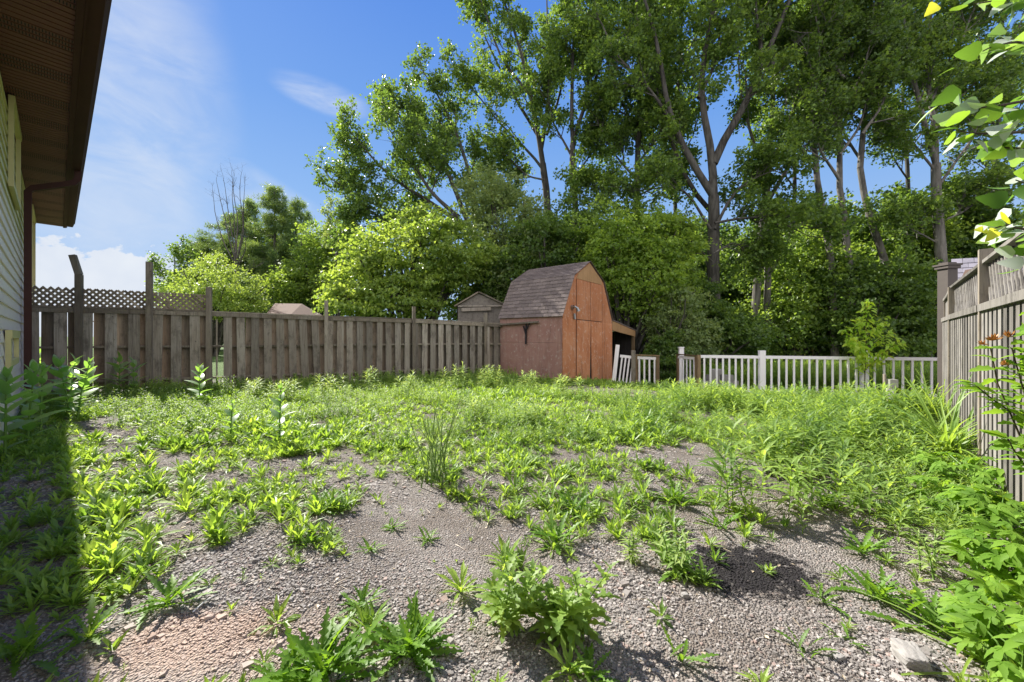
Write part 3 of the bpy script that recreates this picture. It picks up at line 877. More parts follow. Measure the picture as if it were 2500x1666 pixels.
mk('side_wall', [box(NP(1116, 900, 15.4), (0, 2.4, 0), (.03, 0, 0), Z * 2.45)], M['shed_grey'], nsd)

# brown hip roof further back
c = P(700, 760, 24)
hb = thing('garden_pavilion', (c[0], 26, 0), 'small building with brown hipped shingle roof seen over the fence', 'building')
R1, R2 = P(671, 741, 25.5), P(737, 742, 24.0)
E = [P(646, 772, 23.6), P(700, 778, 21.5), P(800, 778, 23.0), P(760, 772, 27.5), P(660, 772, 28)]
rfv = np.array([R1, R2] + E)
top = [(rfv, np.array([[0, 2, 3], [0, 3, 1], [1, 3, 4], [1, 4, 5], [0, 1, 5], [0, 5, 6], [0, 6, 2]]), .5)]
hr = mk('roof', [], M['shingle_brown'], hb) if False else mk('roof', top, M['shingle_brown'], hb)
rc = [bar(a, b, .16, .05) for a, b in ((R1, R2), (R1, E[0]), (R2, E[1]), (R2, E[2]))]
def courses(A, B, C2, D2, n):
    out = []
    for i in range(n):
        t = i / n; t2 = t
        a = A + (D2 - A) * t; b = B + (C2 - B) * t
        out.append(bar(a + Z * .02, b + Z * .02, .05, .03, Z))
    return out
mk('shingle_courses', courses(E[0], E[1], R2, R1, 11) + courses(E[1], E[2], R2, R2 + .01, 11), M['shingle_brown'], hr)
mk('hip_cap', rc, M['shingle_brown'], hr)
wv = [p.copy() for p in E]
for p in wv: p[2] -= .06
ctr = sum(wv) / 5
wv = [ctr + (p - ctr) * .93 for p in wv]
mk('wall', prism(wv, (0, 0, -2.4)), M['shed_grey'], hb)

# ------------------------------------------------------------ white picket fence
def wl(px):
    q = on_line(px, (5.83, 12.3), unit((6.4, -1.1))); return np.array([q[0], q[1], float(ground_h(q[0], q[1]))])
WD = unit((6.4, -1.1, 0)); WN = np.array([WD[1], -WD[0], 0]);
wf = thing('picket_fence', wl(1980), 'long white vinyl picket fence across the back of the yard', 'fence')
wy = lambda px: np.interp(px, [1705, 2301], [867, 873.5])
zwb = -.30
def wrail(pa, pb, parent):
    A, B = wl(pa), wl(pb); za, zb = zpx(wy(pa), A[1]), zpx(wy(pb), B[1]); A[2] = za; B[2] = zb
    mk('top_rail', [bar(A - Z * .045, B - Z * .045, .09, .05, Z)], M['vinyl'], parent)
    A = A.copy(); B = B.copy(); A[2] = B[2] = zwb
    mk('bottom_rail', [bar(A, B, .085, .05, Z)], M['vinyl'], parent)
for pa, pb, n in ((1705, 1853, 9), (1866, 2103, 12), (2117, 2303, 8)):
    wrail(pa, pb, wf)
    A, B = wl(pa), wl(pb)
    for i in range(n):
        t = (i + .95) / (n + .6) if pb < 2300 else (i + .8) / n
        p = A + (B - A) * t; zt = zpx(wy(CX + F * p[0] / p[1]), p[1]) - .09
        p[2] = zwb + .04
        mk('picket', [bar(p, p + Z * (zt - p[2]), .052, .03, WD)], M['vinyl'], wf)
for px in (1860, 2110):
    p = wl(px); zt = zpx(856, p[1])
    o = mk('post', [bar(p - Z * .1, p + Z * (zt - p[2]), .155, .155, WD)], M['vinyl'], wf)
    c = p.copy(); c[2] = zt
    mk('post_cap', [bar(c, c + Z * .035, .20, .20, WD), bar(c + Z * .035, c + Z * .075, .15, .15, WD), bar(c + Z * .075, c + Z * .10, .08, .08, WD)], M['cap'], o)
p = wl(1706)
mk('post', [bar(p - Z * .1 + WN * -.0, p + Z * (zpx(867, p[1]) - p[2] + .0), .09, .10, WD)], M['new_wood'], wf)


def picket_panel(name, label, cat, a, b, npk, lean=0, frame=None, ends=(1, 1), topw='vinyl', group=None, zt=None, zb=None):
    """free panel between two ground points"""
    a, b = np.array(a, float), np.array(b, float)
    t = thing(name, (a + b) / 2, label, cat, group)
    D = unit((b - a) * (1, 1, 0)); h = (zt or .80); lb = (zb or .08)
    up = unit(Z + D * lean)
    mk('top_rail', [bar(a + up * (h - .07), b + up * (h - .07), .09, .045, Z)], M['vinyl'], t)
    mk('bottom_rail', [bar(a + up * lb, b + up * lb, .07, .045, Z)], M['vinyl'], t)
    for i in range(npk):
        p = a + (b - a) * ((i + .6) / (npk + .2))
        mk('picket', [bar(p + up * (lb + .035), p + up * (h - .115), .05, .03, D)], M['vinyl'], t)
    if frame:
        mk('frame', [bar(a - Z * .05, a + up * (h + .0), .09, .07, D), bar(b - Z * .05, b + up * (h + .0), .09, .07, D), bar(a + up * (h + .02) - D * .05, b + up * (h + .02) + D * .05, .035, .10, Z)], M[frame], t)
    return t


def gp_(px, d, z=None):
    x = (px - CX) / F * d; return np.array([x, d, float(ground_h(x, d)) if z is None else z])


pA, pB, pC = gp_(1499, 13.35), gp_(1546, 13.15), gp_(1606, 12.7)
lp = picket_panel('fence_panel', 'short white picket panel leaning against the orange shed corner', 'fence panel', pA + WD * .08, pB - WD * .05, 4, lean=.12, zt=1.08, zb=.12)
mk('leaning_post', [bar(pA - Z * .05 - WD * .03, pA + Z * 1.38 + WD * .12, .125, .11, WD)], M['vinyl'], lp)
op = thing('wooden_post', pB, 'grey wooden post between the two short white picket panels', 'post')
mk('post_shaft', [bar(pB - Z * .1, pB + Z * 1.24, .13, .12, WD)], M['fence_cap'], op)
picket_panel('fence_panel', 'short white picket panel with brown timber top beside the gate opening', 'fence panel', pB + WD * .10, pC, 4, frame='new_wood', zt=1.07, zb=.10)
gA, gB = gp_(1655, 13.9), gp_(1700, 12.45)
picket_panel('gate', 'open white picket gate with tan timber frame', 'gate', gA, gB, 5, frame='new_wood', zt=1.10, zb=.12)
p = gp_(1663, 14.1)
tag(mk('gate_post', [bar(p - Z * .1, p + Z * 1.33, .155, .155, WD), bar(p + Z * 1.33, p + Z * 1.36, .18, .18, WD)], M['vinyl'], base=p), 'plain white square post standing behind the open gate', 'post')

# utility marker post in the weeds
p = G(2170, 1012); p = wl(2170) + WN * .35; 
p = np.array([(2170 - CX) / F * 9.2, 9.2, float(ground_h(8.76, 9.2))])
up_ = thing('utility_post', p, 'short grey utility box on a post with a torn white notice', 'post')
mk('stake', [bar(p - Z * .1 - np.array([.10, 0, 0]), p + Z * (zpx(914, 9.2) - p[2]) - np.array([.10, 0, 0]), .04, .04, (1, 0, 0)), bar(p - Z * .1, p + Z * .6, .08, .06, (1, 0, 0))], M['fence'], up_)
mk('box', [bar(np.array([p[0] + .02, p[1] - .05, zpx(945, 9.2)]), np.array([p[0] + .02, p[1] - .05, zpx(926, 9.2)]), .19, .12, (1, 0, 0))], M['plastic'], up_)
mk('notice', [bar(np.array([p[0] - .04, p[1] - .06, zpx(975, 9.2)]), np.array([p[0] - .02, p[1] - .06, zpx(946, 9.2)]), .18, .012, (1, 0, 0))], M['paper'], up_)

# ------------------------------------------------------------ right hand fence
RA = np.array([7.29, 6.5, 0.0])
RV = unit((.69, .725, 0))
def rfp(t): q = RA - RV * t; q = q.copy(); q[2] = float(ground_h(q[0], q[1])); return q      # t grows towards the camera
RN = np.array([-RV[1], RV[0], 0])                                          # towards the yard
rfn = thing('privacy_fence', rfp(2), 'silver grey board fence with lattice top on the right', 'fence')
ZR, ZT = 1.70, 2.17
def rboards(t0, t1, zt, pitch=.235, wd=.135, seed=3):
    r = np.random.default_rng(seed); L = t1 - t0; n = max(1, round(L / pitch)); A, B = [], []
    for i in range(n):
        t = t0 + (i + .3) * L / n
        p = rfp(t); zz = zt(t) if callable(zt) else zt
        A.append(box(p + RN * .05 + RV * (-wd / 2) - Z * .10, RV * wd, RN * .019, Z * (zz - p[2] + .10 - r.random() * .01) + RV * r.normal(0, .006), r.random()))
        t = t + .5 * L / n; p = rfp(t)
        B.append(box(p - RN * .055 + RV * (-wd / 2) - Z * .10, RV * wd, RN * .019, Z * (zz - p[2] + .10), r.random()))
    return A, B
for (t0, t1, s) in ((.02, 3.02, 3), (3.10, 5.6, 4), (5.7, 7.5, 5)):
    a, b = rboards(t0, t1, ZR, seed=s)
    mk('board_panel', a, M['fence_silver'], rfn); mk('inner_boards', b, M['fence_silver'], rfn)
    A, B = rfp(t0), rfp(t1); A[2] = B[2] = ZR
    for r_ in ([bar(A + RN * .08 - Z * .0, B + RN * .08, .075, .035, Z)], [bar(A - Z * .02, B - Z * .02, .04, .10, Z)], [bar(A - Z * 1.4, B - Z * 1.4, .08, .04, Z)]): mk('rail', r_, M['fence_silver'], rfn)
    lattice(A + RN * .0, B, ZR + .03, ZT, ZR + .03, ZT, RN, 'fence_silver', rfn, sp=.155, wd=.045, th=.012, frame=.04, diag=62)
    mk('top_rail', [bar(A + Z * (ZT - ZR + .03), B + Z * (ZT - ZR + .03), .035, .13, Z)], M['fence_silver'], rfn)
for t, zt in ((0.0, 2.2), (3.06, 2.34), (5.65, 2.3), (7.55, 2.3)):
    p = rfp(t)
    mk('post', [bar(p + RN * .035 - Z * .15, p + RN * .035 + Z * (zt - p[2]), .10, .10, RV)], M['fence_cap'], rfn)
# far short bay, dropping
a, b = rboards(-1.2, -.06, lambda t: np.interp(t, [-1.2, 0], [1.70, ZR]), pitch=.19, wd=.12, seed=9)
mk('board_panel', a, M['fence_silver'], rfn); mk('inner_boards', b, M['fence_silver'], rfn)
A, B = rfp(-1.2), rfp(0)
sb = []
for i in range(6):
    t = -1.1 + i * .17; p = rfp(t); sb.append(box(p + RN * .01 + Z * (1.70 - p[2]), RV * .12, RN * .018, Z * (.36 + .03 * i), random.random()))
mk('upper_boards', sb, M['fence_silver'], rfn)
A1, B1 = A.copy(), B.copy(); A1[2] = 1.69; B1[2] = ZR
A2, B2 = A.copy(), B.copy(); A2[2] = 2.06; B2[2] = ZT + .03
mid = (A2 + B2) / 2 - Z * .025
mk('rail', [bar(A1 + RN * .07, B1 + RN * .07, .07, .035, Z)], M['fence_silver'], rfn); mk('top_rail', [bar(A2, mid, .05, .13, Z), bar(mid, B2, .05, .13, Z)], M['fence_silver'], rfn)
p = rfp(-1.25); mk('post', [bar(p - Z * .1, p + Z * (2.12 - p[2]), .09, .09, RV)], M['fence_cap'], rfn)

# tall dark neighbour post with cap, and the neighbour's roof
p = np.array([(2313 - CX) / F * 8.1, 8.1, -.15])
tp = thing('gate_post', p, 'tall dark square post with flat cap behind the end of the right fence', 'post')
mk('post_shaft', [bar(p, np.array([p[0], p[1], zpx(655, 8.1)]), .20, .20, (1, 0, 0))], M['post_brown'], tp)
mk('post_cap', [bar(np.array([p[0], p[1], zpx(657, 8.1)]), np.array([p[0], p[1], zpx(650, 8.1)]), .26, .26, (1, 0, 0)), bar(np.array([p[0], p[1], zpx(650, 8.1)]), np.array([p[0], p[1], zpx(646, 8.1)]), .30, .30, (1, 0, 0)), bar(np.array([p[0], p[1], zpx(646, 8.1)]), np.array([p[0], p[1], zpx(642, 8.1)]), .18, .18, (1, 0, 0))], M['post_brown'], tp)
nr = thing('neighbour_shed', (12.5, 10.5, -.3), 'neighbouring shed with blue grey shingles and white ridge behind the right fence', 'shed')
ra_, rb_ = P(2322, 636, 10.2), P(2560, 622, 9.4)
ea_, eb_ = P(2322, 720, 9.2), P(2560, 722, 8.4)
sh = []
dn = ea_ - ra_; al = rb_ - ra_
nrm = unit(np.cross(al, dn)); nrm = nrm if nrm[2] > 0 else -nrm
rows = 7
for i in range(rows):
    for j in range(-1, 9):
        xa = max(0, (j + .5 * (i % 2)) / 8); xb = min(1, (j + 1 + .5 * (i % 2)) / 8 - .006)
        if xb <= xa: continue
        a0 = ra_ + al * xa + (dn + (eb_ - ea_ - al) * xa) * ((i + 1) / rows)
        a1 = ra_ + al * xa + (dn + (eb_ - ea_ - al) * xa) * (i / rows)
        sh.append(box(a0 + nrm * (.028), al * (xb - xa), (a1 - a0) * 1.1 - nrm * .015, nrm * .008))
rfo = mk('roof', sh, M['shingle_blue'], nr)
mk('ridge_cap', [bar(ra_ + Z * .07 - (0, .12, 0), rb_ + Z * .07 - (0, .12, 0), .15, .12, Z)], M['vinyl'], rfo)
mk('wall', prism([ea_ - Z * .04 + (0, .3, 0), eb_ - Z * .04 + (0, .3, 0), rb_ - Z * .06, ra_ - Z * .06], (0, 0, -2.0)), M['shed_grey'], nr)
mk('roof_back', [box(ra_ - Z * .01, al, np.array([2.4, 1.2, -.9]), Z * .03)], M['shingle_blue'], nr)
ra2 = P(2390, 668, 8.8)
mk('roof_vent', prism([P(2372, 690, 8.6), P(2388, 655, 8.7), P(2470, 640, 8.4), P(2470, 690, 8.3)], (0, .25, 0)), M['shingle_brown'], nr)

# ------------------------------------------------------------ trees
def rotv(t, ang, az_):
    """turn unit vectors t by angle ang around a random side"""
    ref = np.where(np.abs(t[:, 2:3]) > .9, np.array([1.0, 0, 0]), np.array([0, 0, 1.0]))
    s = np.cross(t, ref); s /= np.linalg.norm(s, axis=1, keepdims=True); u = np.cross(t, s)
    side = np.cos(az_)[:, None] * s + np.sin(az_)[:, None] * u
    return np.cos(ang)[:, None] * t + np.sin(ang)[:, None] * side


def curves(start, d, L, r0, r1, n=5, jit=.12, trop=.08):
    B = len(start); pts = np.zeros((B, n, 3)); pts[:, 0] = start; d = d.copy()
    for i in range(1, n):
        d = d + rng.normal(0, jit, (B, 3)) + np.array([0, 0, trop]); d /= np.linalg.norm(d, axis=1, keepdims=True)
        pts[:, i] = pts[:, i - 1] + d * (L / (n - 1))[:, None]
    t = np.linspace(0, 1, n)[None]
    return pts, r0[:, None] * (1 - t) + r1[:, None] * t


def spawn(pts, rads, m, lo, hi, ang, L, ratio, jit=.12, trop=.08, n=5, taper=.5, acc=.15):
    B, k, _ = pts.shape
    f = lo + (hi - lo) * rng.random((B, m)); x = f * (k - 1); i = np.clip(x.astype(int), 0, k - 2); fr = x - i
    b = np.arange(B)[:, None]
    p = pts[b, i] * (1 - fr[..., None]) + pts[b, i + 1] * fr[..., None]
    t = pts[b, i + 1] - pts[b, i]; t /= np.linalg.norm(t, axis=2, keepdims=True) + 1e-9
    r = rads[b, i] * (1 - fr) + rads[b, i + 1] * fr
    p = p.reshape(-1, 3); t = t.reshape(-1, 3); r = r.ravel()
    d = rotv(t, rng.normal(ang, acc, len(t)), rng.random(len(t)) * 2 * np.pi)
    LL = L * (1 - taper * f.ravel()) * rng.uniform(.6, 1.25, len(t))
    r0 = np.minimum(r * .7, ratio * LL)
    return curves(p, d, LL, r0, r0 * .35, n, jit, trop)


TRI_LEAF = (np.array([[0, 0, 0], [.38, .46, .10], [1, 0, -.10], [.38, -.46, .10]]), np.array([[0, 1, 2, 3]]))


def leaves_on(pts, K, size, spread, droop=.2, flat=.35, sv=.35):
    B, n, _ = pts.shape
    f = rng.random((B, K)) ** .8 * (n - 1); i = np.clip(f.astype(int), 0, n - 2); fr = (f - i)[..., None]
    b = np.arange(B)[:, None]
    p = (pts[b, i] * (1 - fr) + pts[b, i + 1] * fr).reshape(-1, 3) + rng.normal(0, spread, (B * K, 3))
    d = rng.normal(0, 1, (B * K, 3)); d[:, 2] -= droop * 2
    up = rng.normal(0, 1, (B * K, 3)) * flat + (0, 0, .5) + np.array(sd)[None] * .25
    tint = np.clip(np.repeat(rng.random(B), K) * .5 + rng.random(B * K) * .5, 0, 1)
    return put_leaves(TRI_LEAF, p, d, up, size * rng.uniform(1 - sv, 1 + sv, B * K), tint)


def name_seed(t): return sum(ord(ch) for ch in t) % 63 / 10


def make_tree(name, label, cat, limbs, lm, bm, group=None, m1=9, m2=6, m3=4, L1=3.0, L2=1.3, L3=.55, ang=.75, K=13, size=.16, spread=.10, trop=.08, lo1=.25, jit=.14, crown=True, taper=.5, gap=-2.1):
    """limbs: list of (points, r0, r1); the first one is the trunk"""
    base = np.array(limbs[0][0][0], float)
    t = thing(name, base, label, cat, group)
    n = 9; P0, R0 = [], []
    for pts, r0, r1 in limbs:
        pts = np.array(pts, float); s = np.concatenate([[0], np.cumsum(np.linalg.norm(np.diff(pts, axis=0), axis=1))]); s /= s[-1]
        u = np.linspace(0, 1, n); q = np.stack([np.interp(u, s, pts[:, k]) for k in range(3)], 1)
        q[1:-1] += rng.normal(0, .04, (n - 2, 3)) * (np.linalg.norm(pts[-1] - pts[0]) / 8)
        q[1:-1] = (q[:-2] + 2 * q[1:-1] + q[2:]) / 4
        P0.append(q); R0.append(r0 + (r1 - r0) * u)
    P0, R0 = np.array(P0), np.array(R0)
    wood_ = [tubes(P0, R0, 9)]
    q, rr = (P0[1:], R0[1:]) if len(P0) > 1 else (P0, R0)
    a, ar = spawn(q, rr, m1, lo1, 1, ang, L1, .016, jit, trop, 5, taper)
    # limb tips carry on
    tipd = q[:, -1] - q[:, -2]; tipd /= np.linalg.norm(tipd, axis=1, keepdims=True)
    tp_, tr_ = curves(q[:, -1], tipd, np.full(len(q), L1 * .6), rr[:, -1], rr[:, -1] * .4, 5, jit, trop)
    a = np.concatenate([a, tp_]); ar = np.concatenate([ar, tr_])
    wood_.append(tubes(a, ar, 5))
    b, br = spawn(a, ar, m2, .15, 1, .8, L2, .012, jit, trop * .6, 4, .4); wood_.append(tubes(b, br, 4))
    keep = np.sin(b[:, 2, 0] * 1.35 + name_seed(label)) + np.sin(b[:, 2, 1] * 1.2) + np.sin(b[:, 2, 2] * 1.5 + 1) + rng.normal(0, .5, len(b)) > gap
    b, br = b[keep], br[keep]
    c, cr = spawn(b, br, m3, .2, 1, .8, L3, .010, jit, trop * .4, 3, .3)
    if crown:
        wood_.append(tubes(c, cr, 3))
        mk('crown', [leaves_on(c, K, size, spread)], lm, t)
    else: wood_.append(tubes(c, cr, 3))
    mk('trunk', wood_, bm, t, smooth=True)
    return t


def limb(*pts, d=20): return [P(x, y, (z[0] if z else d)) for x, y, *z in pts]


def rooted(px, d, *pts, dd=None):
    """trunk path that starts on the ground under its first pixel"""
    x = (px - CX) / F * d
    return [np.array([x, d, float(ground_h(x, d)) - .1])] + [P(a, b, c[0] if c else d) for a, b, *c in pts]


G1 = 'tall poplars behind the yard'
lp_, ld_, lb_, lm_ = M['leaf_poplar'], M['leaf_dark'], M['leaf_bright'], M['leaf_mid']
bk_, bp_ = M['bark'], M['bark_pale']
# A: the wide dark crown at the left end of the row
d = 23
make_tree('poplar_tree', 'dark leaved tree spreading furthest left over the bright bush', 'tree',
    [(rooted(1215, d, (1200, 640), (1150, 560)), .32, .20),
     (limb((1150, 560), (1060, 500), (960, 440), (900, 380), (862, 330), d=d), .15, .03), (limb((1160, 580), (1080, 540), (960, 520), (890, 490), (820, 445), d=d), .13, .03),
     (limb((1150, 560), (1100, 430), (1030, 330), (980, 290), (955, 262), d=d), .16, .03), (limb((1160, 560), (1150, 430), (1120, 330), (1060, 215), (1030, 170), d=d + 1), .15, .03),
     (limb((1120, 530), (1050, 470), (1010, 400), (960, 330), d=d - 2), .12, .03), (limb((1160, 560), (1190, 460), (1180, 400), d=d + 2), .12, .03),
     (limb((1120, 540), (1000, 560), (930, 530), (880, 560), d=d - 1), .10, .02), (limb((1150, 480), (1090, 400), (1040, 330), (1000, 310), d=d + 3), .10, .02)],
    ld_, bk_, G1, m1=10, m2=7, m3=6, L1=2.5, L2=1.25, L3=.65, K=10, size=.142, ang=.7)
d = 24
make_tree('poplar_tree', 'slender poplar with twin dark trunks left of the barn roof peak', 'tree',
    [(rooted(1345, d, (1342, 560), (1335, 450), (1325, 400)), .30, .20),
     (limb((1325, 400), (1310, 320), (1290, 200), (1262, 90), (1225, -10), d=d), .17, .05), (limb((1330, 420), (1290, 370), (1210, 290), (1160, 220), (1120, 190), d=d), .09, .02),
     (limb((1320, 370), (1340, 260), (1345, 130), (1335, 0), d=d), .14, .04), (limb((1312, 330), (1260, 240), (1200, 130), (1165, 50), d=d + 1), .11, .03),
     (limb((1330, 440), (1285, 430), (1240, 380), d=d - 1), .06, .02), (limb((1300, 240), (1225, 150), (1185, 30), (1150, -60), d=d), .09, .03), (limb((1335, 330), (1370, 230), (1385, 120), (1380, 10), d=d + 1), .09, .03)],
    lp_, bk_, G1, m1=9, m2=6, m3=6, L1=2.5, L2=1.25, L3=.65, K=10, size=.142)
d = 22
make_tree('poplar_tree', 'thin dark poplar directly above the barn roof', 'tree',
    [(rooted(1408, d, (1405, 530), (1395, 420), (1398, 350)), .22, .15),
     (limb((1398, 350), (1430, 250), (1470, 150), (1500, 20), d=d), .12, .04), (limb((1398, 350), (1395, 200), (1400, 60), (1420, -60), d=d), .12, .04),
     (limb((1400, 440), (1440, 380), (1480, 330), d=d), .06, .02), (limb((1400, 390), (1350, 300), (1330, 200), d=d), .07, .02), (limb((1430, 260), (1445, 140), (1440, 20), d=d), .07, .02)],
    lp_, bk_, G1, m1=10, m2=6, m3=6, L1=2.3, L2=1.2, L3=.6, K=10, size=.142)
d = 21
make_tree('poplar_tree', 'leafy poplar standing right of the barn, its trunk hidden by bushes', 'tree',
    [(rooted(1556, d, (1556, 600), (1557, 450), (1560, 300)), .24, .13),
     (limb((1560, 300), (1565, 150), (1555, 0), (1550, -90), d=d), .12, .05), (limb((1557, 440), (1500, 380), (1460, 300), d=d), .07, .02), (limb((1557, 400), (1610, 330), (1640, 250), d=d), .07, .02),
     (limb((1558, 330), (1500, 220), (1475, 120), d=d), .08, .02), (limb((1557, 520), (1500, 500), (1440, 450), d=d - 1), .05, .02), (limb((1560, 280), (1610, 170), (1630, 50), d=d), .08, .02), (limb((1557, 480), (1610, 450), (1650, 420), d=d), .05, .02)],
    lp_, bk_, G1, m1=10, m2=6, m3=6, L1=2.3, L2=1.2, L3=.6, K=10, size=.142, lo1=.15)
d = 18.5
make_tree('poplar_tree', 'biggest poplar with thick limbs forking high above the gate opening', 'tree',
    [(rooted(1745, d, (1742, 700), (1740, 560), (1742, 480)), .34, .24),
     (limb((1742, 500), (1742, 400), (1722, 290), (1705, 200), (1745, 0), (1750, -80), d=d), .20, .06), (limb((1742, 480), (1700, 420), (1625, 270), (1610, 130), (1560, -40), d=d), .17, .05),
     (limb((1742, 400), (1770, 330), (1830, 250), (1868, 140), (1905, 60), (1940, -30), d=d), .19, .07), (limb((1738, 520), (1680, 450), (1640, 350), (1600, 200), (1540, 100), d=d + 1), .12, .03),
     (limb((1735, 560), (1680, 470), (1640, 455), (1560, 465), d=d - .5), .07, .02), (limb((1740, 640), (1700, 600), (1660, 610), d=d - .5), .04, .02), (limb((1742, 620), (1790, 590), (1820, 610), d=d - .5), .04, .02), (limb((1745, 560), (1790, 470), (1830, 440), (1880, 420), d=d - .5), .08, .02), (limb((1705, 240), (1760, 130), (1745, 0), d=d), .10, .03),
     (limb((1640, 300), (1590, 220), (1500, 130), (1470, 60), d=d), .08, .03), (limb((1745, 545), (1800, 535), (1880, 530), (1960, 570), d=d - 1), .06, .02), (limb((1860, 160), (1850, 60), (1840, -50), d=d), .09, .03)],
    lp_, bk_, G1, m1=8, m2=6, m3=6, L1=2.3, L2=1.2, L3=.6, K=10, size=.142, lo1=.2)
d = 20
make_tree('poplar_tree', 'pale double trunked poplar behind the left part of the picket fence', 'tree',
    [(rooted(1838, d, (1850, 640), (1862, 540), (1872, 470)), .21, .16), (limb((1872, 800), (1876, 680), (1868, 560), (1868, 500), d=d), .17, .12),
     (limb((1872, 480), (1880, 380), (1890, 250), (1885, 100), (1900, -40), d=d), .15, .05), (limb((1870, 500), (1920, 420), (1960, 330), (1985, 200), (1990, 80), d=d), .11, .03),
     (limb((1870, 460), (1840, 340), (1810, 230), (1800, 100), d=d + 1), .10, .03), (limb((1880, 400), (1940, 280), (1960, 150), (1960, 0), d=d + 1), .10, .03), (limb((1865, 560), (1920, 540), (2000, 560), d=d), .05, .02)],
    ld_, bp_, G1, m1=7, m2=6, m3=6, L1=2.3, L2=1.2, L3=.6, K=10, size=.142, lo1=.35)
d = 19.5
for lab, bx_, path, lmat in (
    ('grey trunked tree left of the yellow green sapling', 2040, ((2028, 640), (2015, 540), (1995, 440), (1980, 300), (1975, 150), (1985, -30)), lp_),
    ('straight grey trunked tree just above the yellow green sapling', 2082, ((2076, 640), (2062, 540), (2050, 460), (2050, 300), (2065, 150), (2060, -30)), ld_),
    ('left leaning grey tree above the right part of the picket fence', 2190, ((2165, 640), (2120, 520), (2100, 410), (2108, 280), (2130, 150), (2140, -30)), ld_)):
    tr0 = rooted(bx_, d, *path[:3])
    L_ = [(tr0, .19, .13), (limb(*path[2:], d=d), .13, .05)]
    x0, y0 = path[2]
    for k in range(6):
        yy = y0 - 20 - k * 62; sgn = 1 if k % 2 else -1; xx = np.interp(-yy, [-p[1] for p in path], [p[0] for p in path])
        L_.append((limb((xx, yy), (xx + sgn * 50, yy - 70), (xx + sgn * 75, yy - 170), d=d + rng.uniform(-1.5, 1.5)), .07, .02))
    make_tree('woodland_tree', lab, 'tree', L_, lmat, bp_, 'trees with bare lower trunks', m1=7, m2=6, m3=6, L1=2.3, L2=1.2, L3=.6, K=10, size=.142, lo1=.15)
d = 19
make_tree('woodland_tree', 'pale barked tree beside the tall dark post, forking into two limbs', 'tree',
    [(rooted(2300, d, (2298, 620), (2290, 480), (2285, 400)), .27, .18),
     (limb((2285, 400), (2262, 320), (2240, 230), (2220, 120), (2200, 0), d=d), .12, .04), (limb((2285, 400), (2285, 320), (2262, 200), (2270, 60), (2280, -40), d=d), .12, .04),
     (limb((2288, 460), (2330, 400), (2380, 330), (2410, 240), d=d), .07, .02), (limb((2285, 420), (2220, 340), (2160, 330), d=d), .06, .02), (limb((2270, 250), (2330, 150), (2370, 40), d=d), .08, .03),
     (limb((2275, 330), (2350, 230), (2440, 150), d=d + 1), .07, .02), (limb((2240, 230), (2180, 150), (2130, 90), d=d + 1), .07, .02), (limb((2300, 540), (2350, 520), (2400, 480), d=d), .05, .02), (limb((2298, 600), (2230, 560), (2170, 540), d=d), .04, .02)],
    lp_, bp_, 'trees with bare lower trunks', m1=8, m2=6, m3=6, L1=2.3, L2=1.2, L3=.6, K=10, size=.142, lo1=.25)


for lab, bx_, path, lmat, d in (
    ('slim poplar between the barn peak and the biggest poplar', 1655, ((1652, 600), (1648, 420), (1655, 250), (1665, 80), (1660, -60)), lp_, 23),
    ('slim poplar whose thin stem shows just right of the pale double trunk', 1930, ((1935, 600), (1940, 420), (1935, 260), (1950, 90), (1955, -60)), ld_, 24),
    ('slim poplar between the left leaning grey tree and the forked pale tree', 2225, ((2228, 560), (2215, 400), (2205, 250), (2215, 90), (2210, -60)), lp_, 23.5),
    ('slim tree furthest right, over the neighbouring shed roof', 2420, ((2425, 560), (2430, 400), (2440, 250), (2450, 90), (2450, -60)), ld_, 22)):
    L_ = [(rooted(bx_, d, *path[:2]), .15, .10), (limb(*path[1:], d=d), .10, .04)]
    for k in range(7):
        yy = path[1][1] + 40 - k * 62; sgn = 1 if k % 2 else -1; xx = np.interp(-yy, [-p[1] for p in path], [p[0] for p in path])
        L_.append((limb((xx, yy), (xx + sgn * 42, yy - 60), (xx + sgn * 64, yy - 140), d=d + rng.uniform(-1.5, 1.5)), .05, .015))
    make_tree('poplar_tree', lab, 'tree', L_, lmat, bk_, G1, m1=6, m2=6, m3=5, L1=2.0, L2=1.1, L3=.6, K=9, size=.142, lo1=.1)


# back row, thinner sky filling: copies of one generic tree with their own turns
def copy_tree(src, loc, rz, sc, label):
    r = src.copy(); C.objects.link(r); r.location = loc; r.rotation_euler = (0, 0, rz); r.scale = (sc, sc, sc); r['label'] = label
    for ch in src.children:
        c_ = ch.copy(); C.objects.link(c_); c_.parent = r
    return r


def generic(h, spreadr, name, label, group, loc, lm, bm, nl=9, z0=.3, **kw):
    x, y = loc; z = float(ground_h(x, y))
    b = np.array([x, y, z - .1])
    L_ = [([b, b + (0.2, 0, h * .35), b + (0, .2, h * .75)], .018 * h, .009 * h)]
    for i in range(nl):
        a = i * 2.4 + rng.random(); hh = h * (z0 + (.75 - z0) * i / nl)
        L = spreadr * (1.15 - .5 * i / nl)
        L_.append(([b + (0, 0, hh), b + (math.cos(a) * L * .5, math.sin(a) * L * .5, hh + L * .45), b + (math.cos(a) * L, math.sin(a) * L, min(hh + L * 1.1, h * .97))], .006 * h, .002 * h))
    L_.append(([b + (0, .2, h * .75), b + (.1, 0, h * .97)], .009 * h, .003 * h))
    return make_tree(name, label, 'tree', L_, lm, bm, group, **kw)


